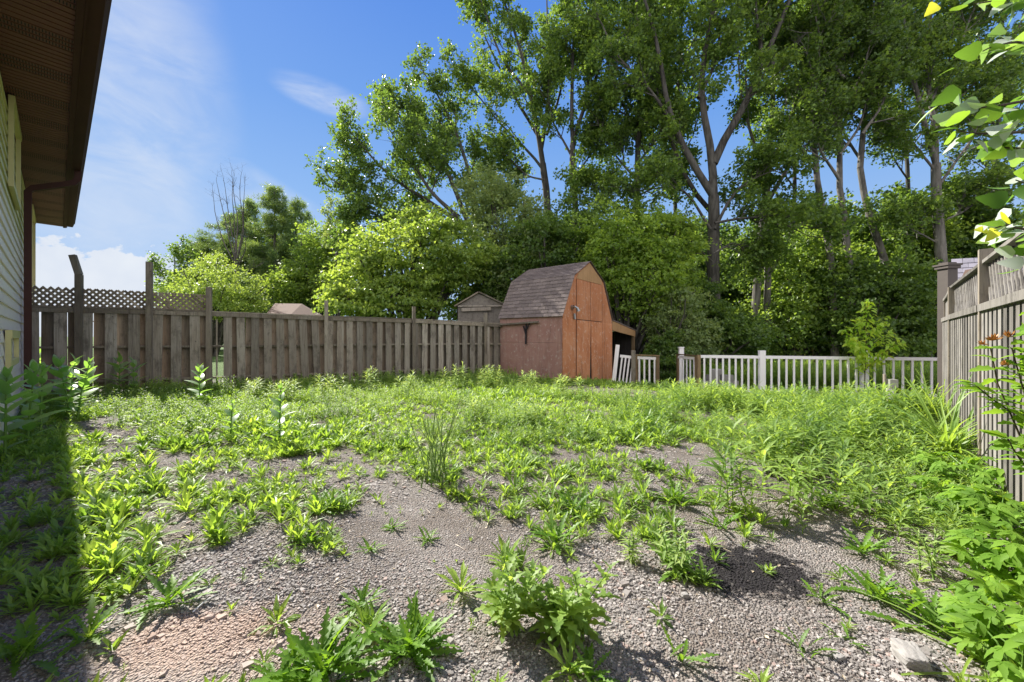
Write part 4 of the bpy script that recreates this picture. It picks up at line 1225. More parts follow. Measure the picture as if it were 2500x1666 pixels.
GB = 'woodland trees in the back row'
bt = generic(9.3, 2.8, 'background_tree', 'tree in the woodland back row seen between the two left poplars', GB, (4.0, 29), ld_, bk_, m1=7, m2=6, m3=4, L1=2.4, L2=1.2, L3=.6, K=12, size=.2, ang=.8)
for x, y, s, a, lb in ((9.5, 31, 1.05, 1.0, 'back row tree seen left of the biggest poplar'), (14.5, 30, 1.0, 2.2, 'back row tree seen right of the biggest poplar'),
                       (20.5, 32, 1.1, 3.1, 'back row tree behind the pale double trunked poplar'), (26.0, 31, 1.0, 4.4, 'back row tree behind the straight grey trunked tree'),
                       (30.5, 29, 1.05, 5.2, 'back row tree behind the left leaning grey tree'), (35.5, 31, 1.1, .4, 'back row tree above the neighbouring shed roof'), (22.5, 22.5, .95, 3.7, 'dense tree over the right end of the picket fence'), (28.5, 23.5, .9, 1.7, 'dense tree furthest right over the lattice top fence')):
    copy_tree(bt, (x, y, -.4), a, s, lb)


def bush(name, label, cat, base, blobs, lm, group=None, puffs=60, K=46, size=.11, sp=.26, stems=7, bm=None, flat=.6, shell=.55):
    """foliage as many puffs of leaves through ellipsoids; blobs: (cx, cy, cz, rx, ry, rz)"""
    base = np.array(base, float)
    t = thing(name, base, label, cat, group)
    cen = []
    vol = np.array([b[3] * b[4] * b[5] for b in blobs]) ** (2 / 3); vol /= vol.sum()
    for b, v in zip(blobs, vol):
        n = max(4, int(puffs * 1.5 * v)); q = rng.normal(0, 1, (n, 3)); q /= np.linalg.norm(q, axis=1, keepdims=True)
        q *= (shell + (1.08 - shell) * rng.random((n, 1)) ** .7) * np.where(rng.random((n, 1)) < .16, 1.22, 1)
        cen.append(np.array(b[:3]) + q * np.array(b[3:6]))
    cen = np.concatenate(cen); cen[:, 2] = np.maximum(cen[:, 2], base[2] + .15)
    n = len(cen); psz = rng.uniform(.55, 1.7, n); K = int(K * .72)
    p = np.repeat(cen, K, 0) + rng.normal(0, 1, (n * K, 3)) * (sp * .85 * np.repeat(psz, K))[:, None] * (1, 1, .42)
    ctr = base + (0, 0, (cen[:, 2].max() - base[2]) * .4)
    d = rng.normal(0, 1, p.shape) + unit(np.array([0, 0, -.5])) + (p - ctr) * .25
    up = rng.normal(0, flat, p.shape) + (0, 0, 1)
    tint = np.clip(np.repeat(rng.random(n), K) * .6 + rng.random(n * K) * .4, 0, 1)
    mk('foliage', [put_leaves(TRI_LEAF, p, d, up, size * rng.uniform(.65, 1.35, len(p)), tint)], lm, t)
    pick = rng.choice(n, min(n, stems * 4), replace=False); q = []
    for c_ in cen[pick]:
        a = base + (rng.normal(0, .12), rng.normal(0, .12), -.05); mid = a + (c_ - a) * .5 + (0, 0, .12 * np.linalg.norm(c_ - a))
        q.append(np.stack([a, (a + mid) / 2 + rng.normal(0, .05, 3), mid, (mid + c_) / 2 + rng.normal(0, .06, 3), c_]))
    hgt = cen[:, 2].max() - base[2]
    mk('stem', [tubes(np.array(q), np.linspace(.012 * hgt + .008, .004 * hgt, 5)[None].repeat(len(q), 0), 5)], bm or bk_, t, smooth=True)
    return t


def bb(px, py, d, rx, rz, ry=None):
    """blob centred at pixel with radii given in pixels"""
    p = P(px, py, d); return (p[0], p[1], p[2], rx * d / F, (ry or rx) * d / F * .8, rz * d / F)


def gb(px, d):
    x = (px - CX) / F * d; return (x, d, float(ground_h(x, d)))


# bright maple bush behind the board fence
bush('maple_bush', 'big bright green bush behind the middle of the board fence', 'bush', gb(1010, 16.5),
     [bb(1000, 640, 16.5, 130, 95), bb(900, 690, 16.2, 90, 80), bb(1090, 620, 17, 110, 85), bb(1040, 560, 17.5, 70, 60), bb(860, 740, 16, 60, 50), bb(960, 740, 15.8, 110, 60), bb(1115, 690, 19, 80, 80)],
     lb_, None, 620, 60, .125, .20, 10)
bush('willow_bush', 'grey green tall bush rising behind the bright green bush', 'bush', gb(1250, 20),
     [bb(1230, 560, 20, 95, 110), bb(1190, 480, 20.5, 60, 70), bb(1300, 600, 19, 80, 80), bb(1250, 690, 19, 110, 90)], M['leaf_silver'], None, 420, 60, .13, .24, 9)
bush('shade_bush', 'dark bush behind the barn roof', 'bush', gb(1340, 18), [bb(1330, 620, 18, 90, 80), bb(1400, 580, 19, 90, 70), bb(1270, 690, 18, 90, 70)], ld_, None, 320, 56, .13, .22, 8)
bush('thicket', 'leafy bush right behind the orange barn gable', 'bush', gb(1530, 17.2), [bb(1530, 590, 17.5, 110, 80), bb(1480, 650, 17.2, 70, 90), bb(1590, 680, 17, 100, 100), bb(1530, 740, 18.5, 70, 70), bb(1620, 600, 18, 80, 70)], M['leaf_mid2'], None, 560, 60, .12, .20, 9)
bush('thicket', 'pale tangled bush between the lean-to and the biggest poplar', 'bush', gb(1640, 15.6), [bb(1665, 770, 15.9, 50, 70), bb(1625, 800, 16.2, 40, 70), bb(1700, 830, 15.8, 50, 60), bb(1650, 860, 15.6, 50, 50)], M['leaf_silver'], None, 240, 52, .10, .16, 12)
bush('thicket', 'dark low bush filling the gate opening', 'bush', gb(1630, 14.9), [bb(1625, 900, 14.9, 38, 40), bb(1612, 870, 15.3, 26, 45), bb(1645, 860, 15.2, 30, 50)], ld_, None, 110, 50, .10, .13, 6)
bush('thicket', 'dark bush at the foot of the biggest poplar', 'bush', gb(1740, 17), [bb(1730, 800, 17, 70, 60), bb(1800, 820, 17, 70, 50), bb(1700, 720, 18, 60, 50)], ld_, None, 260, 52, .12, .18, 6)
src = bush('understory_tree', 'small dark tree at the woodland edge below the pale double trunk', 'tree', gb(1950, 21), [bb(1950, 700, 21, 110, 90), bb(1890, 790, 20.5, 90, 70), bb(2020, 780, 20.5, 90, 80), bb(1960, 620, 21.5, 60, 50)], lm_, 'small trees at the woodland edge', 420, 56, .15, .26, 7)
src2 = bush('understory_tree', 'small dark tree at the woodland edge behind the yellow green sapling', 'tree', gb(2100, 19.5), [bb(2100, 760, 19.5, 110, 80), bb(2180, 720, 19.5, 90, 110), bb(2060, 690, 20, 70, 60), bb(2150, 820, 19, 120, 50)], ld_, 'small trees at the woodland edge', 420, 56, .14, .24, 7)
for s_, x, y, sc_, a, lb in ((src, 5.6, 24, 1.0, 2.1, 'small tree at the woodland edge behind the lean-to'), (src2, 10.0, 24.5, 1.1, 1.0, 'small tree at the woodland edge right of the biggest poplar'),
                            (src, 21.5, 21.5, 1.15, 4.0, 'small tree at the woodland edge behind the right end of the picket fence'), (src2, 25.5, 20.5, 1.2, 2.6, 'small tree at the woodland edge behind the tall dark post'),
                            (src, 28.5, 19, 1.2, .8, 'small tree at the woodland edge behind the neighbouring shed'), (src2, 14.5, 26, 1.35, 3.4, 'small tree deep in the woodland below the double trunk'),
                            (src, 20.0, 27, 1.4, 5.1, 'small tree deep in the woodland left of the leaning tree'), (src, 3.0, 25.5, 1.15, 5.0, 'small tree at the woodland edge behind the barn'), (src2, 1.0, 27, 1.0, .3, 'small tree behind the grey weathered shed')):
    copy_tree(s_, (x, y, -.4), a, sc_, lb)
copy_tree(src2, (25.5, 26.5, -.4), 1.9, 1.5, 'small tree deep in the woodland right of the leaning tree')

# distant wood: one mass nobody could count
n = 2400
cx_ = rng.uniform(-4, 60, n); cy_ = rng.uniform(36, 46, n); cz_ = rng.uniform(0, 9, n) * (.75 + .25 * np.sin(cx_ * .7)) - .4
pp_ = np.repeat(np.stack([cx_, cy_, cz_], 1), 40, 0) + rng.normal(0, .45, (n * 40, 3))
dw = mk('distant_woodland', [put_leaves(TRI_LEAF, pp_, rng.normal(0, 1, pp_.shape), rng.normal(0, .6, pp_.shape) + (0, 0, 1), rng.uniform(.2, .36, len(pp_)), np.repeat(rng.random(n), 40))], lm_)
tag(dw, 'far green woodland filling the gaps between the trunks', 'woodland', kind='stuff')


# left distance: pines, locust, dead tree
def pine(name, label, px, top, d, width, lm, group, bare=0.15, seed=0, dens=1.0, tk=M['bark']):
    b = np.array(gb(px, d)); h = P(px, top, d)[2] - b[2]
    t = thing(name, b, label, 'tree', group)
    br, cen = [], []
    nW = int(h * 2.2)
    for i in range(nW):
        f = bare + (1 - bare) * i / nW
        L = width * (1.02 - f) ** .75 * rng.uniform(.55, 1.15) + .25
        for k in range(4):
            a = rng.random() * 6.28; st = b + (0, 0, h * f)
            e = st + (math.cos(a) * L, math.sin(a) * L, L * rng.uniform(.05, .35))
            br.append(np.stack([st, st * .66 + e * .34 - (0, 0, .03 * L), st * .33 + e * .67, e]))
            m = max(4, int(L * 8 * dens)); fr = rng.uniform(.25, 1.05, m)
            cen.append(st + (e - st) * fr[:, None] + rng.normal(0, .14, (m, 3)) * (1, 1, .6))
    cen = np.concatenate(cen); br = np.array(br)
    K = 34
    p = np.repeat(cen, K, 0) + rng.normal(0, .13, (len(cen) * K, 3))
    dd = rng.normal(0, 1, p.shape) + (0, 0, .6)
    NEED = (np.array([[0, .05, 0], [1, 0, 0], [0, -.05, 0]]) * (1, 1.7, 1), np.array([[0, 1, 2]]))
    mk('crown', [put_leaves(NEED, p, dd, rng.normal(0, 1, p.shape), rng.uniform(.16, .32, len(p)), np.clip(np.repeat(rng.random(len(cen)), K) * .7 + .3 * rng.random(len(p)), 0, 1))], lm, t)
    mk('trunk', [tubes(np.stack([b - (0, 0, .1), b + (.05, 0, h * .5), b + (0, 0, h * .98)])[None], np.array([[.016 * h, .010 * h, .003 * h]]), 8), tubes(br, np.linspace(.03, .01, 4)[None].repeat(len(br), 0), 4)], tk, t, smooth=True)
    return t


PG = 'pines behind the left fence'
pine('pine_tree', 'tallest pine with a pointed top above the brown hipped roof', 670, 452, 34, 3.9, M['needle'], PG, .12)
pine('pine_tree', 'bushy pine right of the tallest pine', 722, 490, 36, 4.0, M['needle'], PG, .1)
pine('pine_tree', 'dense pine directly right of the dead tree', 607, 485, 37, 3.6, M['needle'], PG, .08)
pine('pine_tree', 'wide green pine behind the dead tree', 560, 520, 38, 5.2, M['needle'], PG, .05)
pine('pine_tree', 'low dark pine left of the dead tree', 495, 575, 38, 4.0, M['needle'], PG, .05)
make_tree('sparse_tree', 'small sparse tree furthest left above the lattice', 'tree', [(rooted(424, 33, (424, 720), (428, 660)), .09, .06), (limb((428, 670), (425, 620), (440, 598), d=33), .05, .02), (limb((426, 700), (400, 680), (390, 650), d=33), .04, .02), (limb((426, 690), (450, 650), (462, 632), d=33), .04, .02)],
          ld_, bk_, None, m1=7, m2=4, m3=3, L1=1.2, L2=.6, L3=.4, K=7, size=.17, spread=.14, lo1=.1)
bush('locust_shrub', 'feathery yellow green shrub right above the lattice top', 'bush', gb(520, 27), [bb(500, 690, 27, 60, 55), bb(570, 700, 26, 70, 50), bb(460, 720, 27, 40, 40), bb(590, 740, 26, 60, 40), bb(520, 740, 26, 90, 40), bb(530, 650, 28, 30, 30)],
     M['leaf_locust'], None, 260, 50, .12, .26, 8)
make_tree('dead_tree', 'bare dead tree with upright wavy branches left of the pines', 'tree',
    [(rooted(578, 29, (578, 680), (575, 620)), .17, .12)] + [(limb(*q, d=29 + rng.uniform(-1, 1)), .045, .010) for q in
      (((575, 640), (555, 560), (540, 500), (528, 440)), ((575, 630), (560, 540), (552, 470), (545, 435)), ((576, 620), (572, 540), (565, 480), (570, 440)), ((577, 620), (582, 540), (570, 470), (566, 425)),
       ((578, 630), (596, 550), (585, 480), (588, 430)), ((578, 640), (598, 570), (592, 500), (598, 450)), ((576, 650), (545, 590), (525, 520), (520, 470)), ((578, 660), (600, 610), (600, 560)), ((576, 670), (550, 650), (520, 640)), ((578, 680), (610, 660), (630, 650)))],
    lm_, M['bark_dead'], None, m1=5, m2=3, m3=2, L1=1.3, L2=.7, L3=.35, ang=.45, trop=.16, crown=False, lo1=.1, jit=.2)
make_tree('slender_tree', 'slender yellow green tree between the pines and the bright bush', 'tree',
    [(rooted(828, 27, (826, 680), (822, 620)), .12, .08)] + [(limb(*q, d=27), .04, .012) for q in (((824, 650), (805, 580), (800, 530)), ((823, 640), (818, 560), (815, 515)), ((823, 640), (832, 560), (835, 520)), ((824, 660), (850, 600), (858, 560)))],
    M['leaf_silver'], bk_, None, m1=7, m2=4, m3=3, L1=1.0, L2=.6, L3=.35, K=9, size=.12, lo1=.2, ang=.5, trop=.14)
bush('shade_tree', 'dark round tree behind the brown hipped roof', 'tree', gb(790, 30), [bb(785, 640, 30, 60, 90), bb(730, 700, 29, 60, 50), bb(840, 700, 28, 60, 60), bb(850, 610, 29, 40, 50)], lm_, None, 420, 56, .17, .32, 7)
bush('far_trees', 'dark trees behind the pines', 'tree', gb(690, 40), [bb(620, 680, 40, 60, 80), bb(690, 660, 40, 60, 90), bb(560, 700, 40, 60, 70), bb(760, 680, 40, 60, 80), bb(470, 720, 40, 60, 50)], lm_, None, 560, 50, .26, .5, 7)

# ------------------------------------------------------------ ground cover
def todisp(x, y, z):
    """photo pixel (in the 2353 px wide view) of a ground point; only used to look up where the gravel is bare"""
    yy = np.maximum(y, .4)
    return (CX + F * x / yy) / 1.0625, (HZ + F * (EYE - z) / yy) / 1.0625


PATCH = [  # (centre x, y, radius x, y, cover, tilt)
    (620, 1440, 400, 215, .02, -.42), (900, 1200, 200, 135, .03, .1), (1050, 1330, 330, 180, .03, 0), (1130, 1110, 90, 42, .10, 0), (1420, 1470, 560, 190, .03, 0),
    (1850, 1390, 430, 200, .06, 0), (2150, 1480, 260, 200, .08, .3), (1560, 1062, 200, 36, .05, .12), (1720, 1115, 170, 38, .05, .3), (1900, 1210, 190, 42, .15, .5), (2080, 1310, 170, 50, .25, .5),
    (1620, 1235, 180, 30, .2, .1), (235, 1015, 85, 60, .06, .2), (330, 1068, 130, 24, .2, 0), (510, 1005, 80, 18, .2, 0), (620, 1075, 130, 26, .08, 0), (470, 1095, 170, 20, .25, 0), (760, 1062, 80, 22, .15, 0), (330, 985, 80, 10, .3, 0), (420, 1160, 60, 14, .3, 0), (250, 1240, 60, 20, .35, 0), (560, 1165, 60, 12, .3, 0), (1395, 902, 120, 13, .05, .05), (1370, 948, 40, 7, .2, 0), (1730, 992, 55, 18, .08, .2),
    (130, 1520, 260, 120, .15, -.2), (250, 1440, 120, 50, .1, -.4), (80, 1440, 90, 60, .35, 0),
    (1390, 1195, 170, 62, .75, .1), (1180, 1075, 110, 26, .75, 0), (1500, 1110, 70, 34, .85, .4), (1290, 1235, 60, 40, .8, 0), (700, 1155, 110, 46, .85, 0), (985, 1075, 70, 26, .9, 0), (1300, 1060, 130, 40, .9, 0), (1560, 1180, 80, 30, .55, 0), (860, 1090, 30, 12, .5, 0),
    (2200, 1170, 220, 110, 1, .3), (2330, 1350, 110, 260, .8, 0), (1490, 1020, 50, 14, .8, 0),
]


def cover(x, y):
    z = ground_h(x, y); dx, dy = todisp(x, y, z)
    # wobble the outline in world space
    wob = .35 * np.sin(x * 3.1 + 1.7 * np.sin(y * 2.3)) + .3 * np.sin(y * 4.3 + 2.1 * np.sin(x * 3.7)) + .25 * np.sin(x * 9.1 + y * 7.3)
    c = np.where(dy > 1060, .60, .93) * np.ones_like(x)
    for (a, b, ra, rb_, v, tl) in PATCH:
        u = (dx - a) * math.cos(tl) + (dy - b) * math.sin(tl); w_ = -(dx - a) * math.sin(tl) + (dy - b) * math.cos(tl)
        q = (u / ra) ** 2 + (w_ / rb_) ** 2 + wob * .85
        m = 1 - sst(.75, 1.15, q)
        c = c * (1 - m) + v * m
    hole = (.5 + .5 * np.sin(x * 2.1 + 2 + 1.6 * np.sin(y * 1.7)) * np.sin(y * 2.9 + np.sin(x * 2.7))) > .80
    tuft = (.5 + .5 * np.sin(x * 5.1 + 1 + 1.6 * np.sin(y * 3.7)) * np.sin(y * 5.9 + np.sin(x * 4.7))) > .90
    c = np.where(hole & (c > .5), c * .45, c)
    return np.where(tuft & (c < .3) & (dy < 1420), .38, c)


def plant_rosette(n, L, W, seg=3, shape='obl', teeth=0.0, el=(.3, 1.4), fold=.3):
    tp = leaf_t(1, W / L, seg, shape, fold, rng.uniform(.15, .5), teeth)
    a = np.arange(n) * 2.4 + rng.normal(0, .25, n); e = rng.uniform(el[0], el[1], n)
    d = np.stack([np.cos(a) * np.cos(e), np.sin(a) * np.cos(e), np.sin(e)], 1)
    up = np.stack([-np.cos(a) * np.sin(e), -np.sin(a) * np.sin(e), np.cos(e)], 1) + rng.normal(0, .2, (n, 3))
    return put_leaves(tp, d * .01 + (0, 0, .0), d, up, L * rng.uniform(.55, 1.1, n))


def plant_stem(h, nl, L, W, seg=2, shape='lance', stems=1, lean=.1, tip=.6, el=.5, thick=.004):
    parts = []
    for s in range(stems):
        a = rng.random() * 6.28; ln = rng.normal(0, lean, 2); hh = h * rng.uniform(.75, 1.1)
        b = np.array([rng.normal(0, .03 * (stems > 1)), rng.normal(0, .03 * (stems > 1)), 0])
        top = b + (ln[0] * hh, ln[1] * hh, hh)
        parts.append(tubes(np.stack([b, (b + top) / 2 + (rng.normal(0, .01), rng.normal(0, .01), .02), top])[None], np.array([[thick, thick * .8, thick * .4]]), 3, .3))
        tp = leaf_t(1, W / L, seg, shape, .25, rng.uniform(.25, .6))
        f = np.linspace(.12, 1, nl); az_ = np.arange(nl) * 2.4 + a; e = el + f * .6 + rng.normal(0, .2, nl)
        p = b + (top - b) * f[:, None]
        d = np.stack([np.cos(az_) * np.cos(e), np.sin(az_) * np.cos(e), np.sin(e)], 1)
        up = np.stack([-np.cos(az_) * np.sin(e), -np.sin(az_) * np.sin(e), np.cos(e)], 1) + rng.normal(0, .15, (nl, 3))
        parts.append(put_leaves(tp, p, d, up, L * np.interp(f, [0, .5, 1], [.8, 1.1, tip]) * rng.uniform(.8, 1.2, nl)))
    return join(parts)


near_ros = [plant_rosette(rng.integers(14, 22), .175, .026, 7, 'obl', .25, (.45, 1.4)) for _ in range(7)]
mid_ros = [plant_rosette(rng.integers(11, 17), .165, .028, 3, 'obl', .0, (.4, 1.4)) for _ in range(7)]
low_tuft = [plant_rosette(rng.integers(10, 16), .08, .020, 2, 'lance', .0, (.2, 1.3)) for _ in range(6)]
seedl = [plant_stem(.09, 7, .05, .016, 2, 'lance', 1, .3) for _ in range(5)]
forb = [plant_stem(.34, 22, .10, .018, 2, 'lance', 1, .12) for _ in range(6)]
forb_b = [plant_stem(.26, 14, .085, .030, 2, 'ovate', 1, .15) for _ in range(5)]
forb_w = [plant_stem(.46, 22, .19, .034, 3, 'lance', 1, .12, .6, .35) for _ in range(7)]
gold = [plant_stem(.42, 26, .11, .018, 2, 'lance', 2, .10) for _ in range(6)]


def rnd_ground(n, x0, x1, y0, y1, fn=None, pw=1.0):
    y = y0 + (y1 - y0) * rng.random(n) ** pw; x = x0 + (x1 - x0) * rng.random(n)
    # keep what is inside the yard: right of the house wall, in front of fences
    inside = ((x - W0[0]) * Vv[0] + (y - W0[1]) * Vv[1] > .05) & ((x - RA[0]) * RN[0] + (y - RA[1]) * RN[1] > .05)
    inside &= (x - FA[0]) * FN[0] + (y - FA[1]) * FN[1] > .08
    la = (x - SC[0]) * U[0] + (y - SC[1]) * U[1]; lb = (x - SC[0]) * Vv[0] + (y - SC[1]) * Vv[1]
    inside &= ~((la > -.12) & (la < 2.7) & (lb > -.05) & (lb < 5.4))
    inside &= (np.abs(x / y) < 1.55)
    inside &= ~((np.abs(x - 8.76 * y / 9.2) < .36) & (y > 7.0) & (y < 9.5))
    x, y = x[inside], y[inside]
    if fn is not None:
        m = rng.random(len(x)) < fn(x, y); x, y = x[m], y[m]
    return np.stack([x, y, ground_h(x, y)], 1)


def clump(x, y, k, ph):    # patchy mixture of species
    return .5 + .5 * np.sin(x * k + ph + 1.3 * np.sin(y * k * .8 + ph)) * np.sin(y * k * 1.1 + 2 * ph + np.sin(x * k * 1.3))


def front_zone(x, y): return (y < 5.2)
bw, ft, fm = [], [], []
# foreground and left field: broad leaved rosettes
q = rnd_ground(9000, -7, 7, 1.3, 5.0, lambda x, y: cover(x, y) ** 1.5 * (.40 + .5 * (x < .3)) * (.45 + .9 * clump(x, y, 1.9, 1)))
bw += scatter(near_ros, q, rng.random(len(q)) * 6.28, rng.uniform(.35, .9, len(q)) * (.6 + .75 * clump(q[:, 0], q[:, 1], 1.4, 9)) * np.interp(q[:, 1], [1.3, 2.6], [.75, 1]))
q = rnd_ground(24000, -14, 13, 5.0, 13.5, lambda x, y: cover(x, y) * (.4 + .6 * clump(x, y, 1.3, 2)) * np.where(x > .42 * y, .35, 1))
bw += scatter(mid_ros, q, rng.random(len(q)) * 6.28, rng.uniform(.45, 1.2, len(q)) * (.6 + .8 * clump(q[:, 0], q[:, 1], 1.1, 8)))
tag(mk('broadleaf_weeds', bw, M['weed']), 'low bright green broad leaved weeds covering much of the gravel yard', 'weeds', kind='stuff')
q = rnd_ground(60000, -14, 13, 1.3, 14.0, lambda x, y: cover(x, y) ** 1.3 * (.2 + .8 * clump(x, y, 2.7, 3)))
ft += scatter(low_tuft, q, rng.random(len(q)) * 6.28, rng.uniform(.5, 1.5, len(q)))
q = rnd_ground(5000, -6, 6, 1.2, 8.0, lambda x, y: .35 * clump(x, y, 1.6, 6) ** 2)
ft += scatter(low_tuft + seedl, q, rng.random(len(q)) * 6.28, rng.uniform(.25, .8, len(q)))
tag(mk('ground_creepers', ft, M['weed_fine']), 'fine low creeping weeds and tufts between the larger plants', 'weeds', kind='stuff')
def rightness(x, y):
    dx, dy = todisp(x, y, ground_h(x, y))
    return sst(1500, 1850, dx + (1120 - dy) * .6) * (1 - sst(1240, 1330, dy - .25 * (dx - 2000)))
q = rnd_ground(11500, -1, 13.5, 2.6, 12.5, lambda x, y: cover(x, y) * rightness(x, y) * (.5 + .4 * clump(x, y, 1.7, 4)))
fm += scatter(forb + forb_w + forb_w, q, rng.random(len(q)) * 6.28, rng.uniform(.6, 1.2, len(q)) * (.6 + .65 * clump(q[:, 0], q[:, 1], 1.3, 11)) * np.interp((q[:, 0] - RA[0]) * RN[0] + (q[:, 1] - RA[1]) * RN[1] + np.maximum(q[:, 1] - 5.5, 0), [.1, 1.2], [.3, 1]) * np.interp((q[:, 0] - 5.83) * WN[0] + (q[:, 1] - 12.3) * WN[1], [0, 5.5], [.10, 1]))
q = rnd_ground(22000, -14, 9, 5.0, 14.0, lambda x, y: cover(x, y) * .6 * (clump(x, y, 1.1, 5) > .45))
fm += scatter(forb_b + forb, q, rng.random(len(q)) * 6.28, rng.uniform(.5, .95, len(q)) * np.where(q[:, 0] > 3, np.interp((q[:, 0] - 5.83) * WN[0] + (q[:, 1] - 12.3) * WN[1], [0, 5.5], [.15, 1]), 1))
# along the foot of the back fence and shed
def near_fence(x, y):
    s = (x - FA[0]) * FN[0] + (y - FA[1]) * FN[1]
    return np.where(s < 1.3, .55, 0)
q = rnd_ground(7000, -14, 1.5, 8, 14, near_fence)
fm += scatter(forb + forb_b, q, rng.random(len(q)) * 6.28, rng.uniform(.5, 1.3, len(q)))
tag(mk('upright_weeds', fm, M['weed_up']), 'knee high narrow leaved weeds crowding the right side and the fence foot', 'weeds', kind='stuff')
# meadow behind the picket fence
n = 9000; x = rng.uniform(3.0, 20, n); y = rng.uniform(11.2, 20, n)
m = ((x - 5.83) * WN[0] + (y - 12.3) * WN[1] < -.15) & ((x - SC[0]) * Vv[0] + (y - SC[1]) * Vv[1] > 5.6) & (rng.random(n) < np.interp(y, [12, 16, 20], [1, .5, .15]))
x, y = x[m], y[m]; q = np.stack([x, y, ground_h(x, y)], 1)
tag(mk('meadow_weeds', scatter(gold + forb, q, rng.random(len(q)) * 6.28, rng.uniform(.9, 1.9, len(q))), M['weed_fine']), 'tall grass and weeds growing beyond the white picket fence', 'weeds', kind='stuff')
for k, (px, py, d_) in enumerate(((1940, 843, 12.9), (1953, 852, 13.0), (1985, 850, 12.8), (1968, 870, 12.9), (2045, 860, 12.7), (2065, 865, 12.8), (2170, 862, 12.4), (2222, 862, 12.3), (2235, 868, 12.3), (2200, 868, 12.5))):
    b = np.array(gb(px, d_)); top = P(px, py, d_); hh = top[2] - b[2]
    t = thing('dock_plant', b, 'rusty dock spike behind the picket rail, ' + ('tallest of its left cluster', 'second from the left of the left cluster', 'third from the left of the left cluster', 'lowest, between the two left spikes', 'left one of the pair left of the sapling', 'right one of the pair left of the sapling', 'just right of the sapling', 'tallest one near the right end', 'last one at the right end', 'between the sapling and the right end')[k], 'plant', 'dock spikes behind the picket fence')
    mk('stem', [tubes(np.stack([b, (b + top) / 2 + (.02, 0, 0), top])[None], np.array([[.008, .006, .003]]), 4)], M['stem_dark'], t)
    n_ = 110; f = rng.uniform(.62, 1, n_)
    pp_ = b + (top - b) * f[:, None] + rng.normal(0, .035, (n_, 3)) * (1, 1, .5)
    mk('seed_head', [put_leaves(leaf_t(1, .7, 1, 'ovate'), pp_, rng.normal(0, 1, (n_, 3)), rng.normal(0, 1, (n_, 3)), rng.uniform(.03, .055, n_))], M['rust'], t)

# ------------------------------------------------------------ loose slate stones
cube = np.array([[-1, -1, -1], [1, -1, -1], [1, 1, -1], [-1, 1, -1], [-1, -1, 1], [1, -1, 1], [1, 1, 1], [-1, 1, 1]]) * .5
def stone_tpl():
    v = cube + rng.uniform(-.17, .17, cube.shape); v[4:, :2] *= rng.uniform(.55, .95); v *= (1, rng.uniform(.55, .9), rng.uniform(.25, .5)); v[:, 2] += .08
    v = v @ np.array([[1, 0, rng.normal(0, .15)], [0, 1, rng.normal(0, .15)], [0, 0, 1]])
    return v, BF, np.full(8, .5)
st_t = [stone_tpl() for _ in range(14)]
out = []
for n_, y0, y1, s0, s1 in ((120000, 1.25, 3.2, .003, .019), (75000, 3.2, 6.0, .006, .026), (28000, 6.0, 11.0, .012, .036)):
    y = rng.uniform(y0, y1, n_); x = rng.uniform(-1.4, 1.4, n_) * y
    m = (rng.random(n_) < np.clip(1.25 - cover(x, y), .12, 1) * np.clip(.25 + 1.3 * clump(x, y, 2.9, 12), .3, 1)) & (((x - W0[0]) * Vv[0] + (y - W0[1]) * Vv[1]) > .05)
    x, y = x[m], y[m]; q = np.stack([x, y, ground_h(x, y)], 1)
    s = s0 + (s1 - s0) * rng.random(len(q)) ** 2.6 * (.55 + .9 * clump(x, y, 2.2, 7)); s *= np.where(rng.random(len(q)) < .012, 2.1, 1)
    for V_, F_, R_ in scatter(st_t, q, rng.random(len(q)) * 6.28, s): out.append((V_, F_, R_))
tag(mk('gravel_stones', [(a, b, (c - .175) / .65) for a, b, c in out], M['stone']), 'grey and pinkish slate chips lying on the bare ground', 'gravel', kind='stuff')


n = 9000; q = rnd_ground(n, -9, 9, 1.3, 9.0, lambda x, y: .25 + .75 * clump(x, y, 1.9, 14)); m = len(q)
q[:, 2] += .006
aa = rng.random(m) * 6.28; dd = np.stack([np.cos(aa), np.sin(aa), rng.normal(.05, .08, m)], 1)
h_ = m // 2
tag(mk('dry_litter', [put_leaves(leaf_t(1, .035, 3, 'blade', .1, .15), q[:h_], dd[:h_], rng.normal(0, .2, (h_, 3)) + (0, 0, 1), rng.uniform(.03, .14, h_)),
                      put_leaves(leaf_t(1, .4, 3, 'ovate', .3, .4), q[h_:], dd[h_:], rng.normal(0, .3, (m - h_, 3)) + (0, 0, 1), rng.uniform(.012, .04, m - h_))], M['straw']), 'dry straw stalks and crumbled brown leaves on the ground', 'litter', kind='stuff')


def rock(name, label, px, py, size, mat, sq=(1, .7, .5), yaw=.4):
    import bmesh
    p = G(px, py); bm = bmesh.new(); bmesh.ops.create_icosphere(bm, subdivisions=4, radius=1)
    sg = np.array([rng.normal(0, 1, 3) for _ in range(9)])
    for v in bm.verts:
        c_ = np.array(v.co); c_ = c_ / np.max(np.abs(c_) ** .8 + .15) * .9
        c_ = np.sign(c_) * np.abs(c_) ** .8
        nse = sum(math.sin(float(np.dot(c_, s_) * 3 + k)) for k, s_ in enumerate(sg)) * .02 + sum(math.sin(float(np.dot(c_, s_) * 11 + k)) for k, s_ in enumerate(sg)) * .012
        c_ = c_ * (1 + nse) * np.array(sq) * size
        v.co = (c_[0] * math.cos(yaw) - c_[1] * math.sin(yaw), c_[0] * math.sin(yaw) + c_[1] * math.cos(yaw), c_[2] + size * sq[2] * .55)
    me = bpy.data.meshes.new(name); bm.to_mesh(me); bm.free(); me.materials.append(mat)
    o = bpy.data.objects.new(name, me); C.objects.link(o); o.location = p
    return tag(o, label, 'rock')


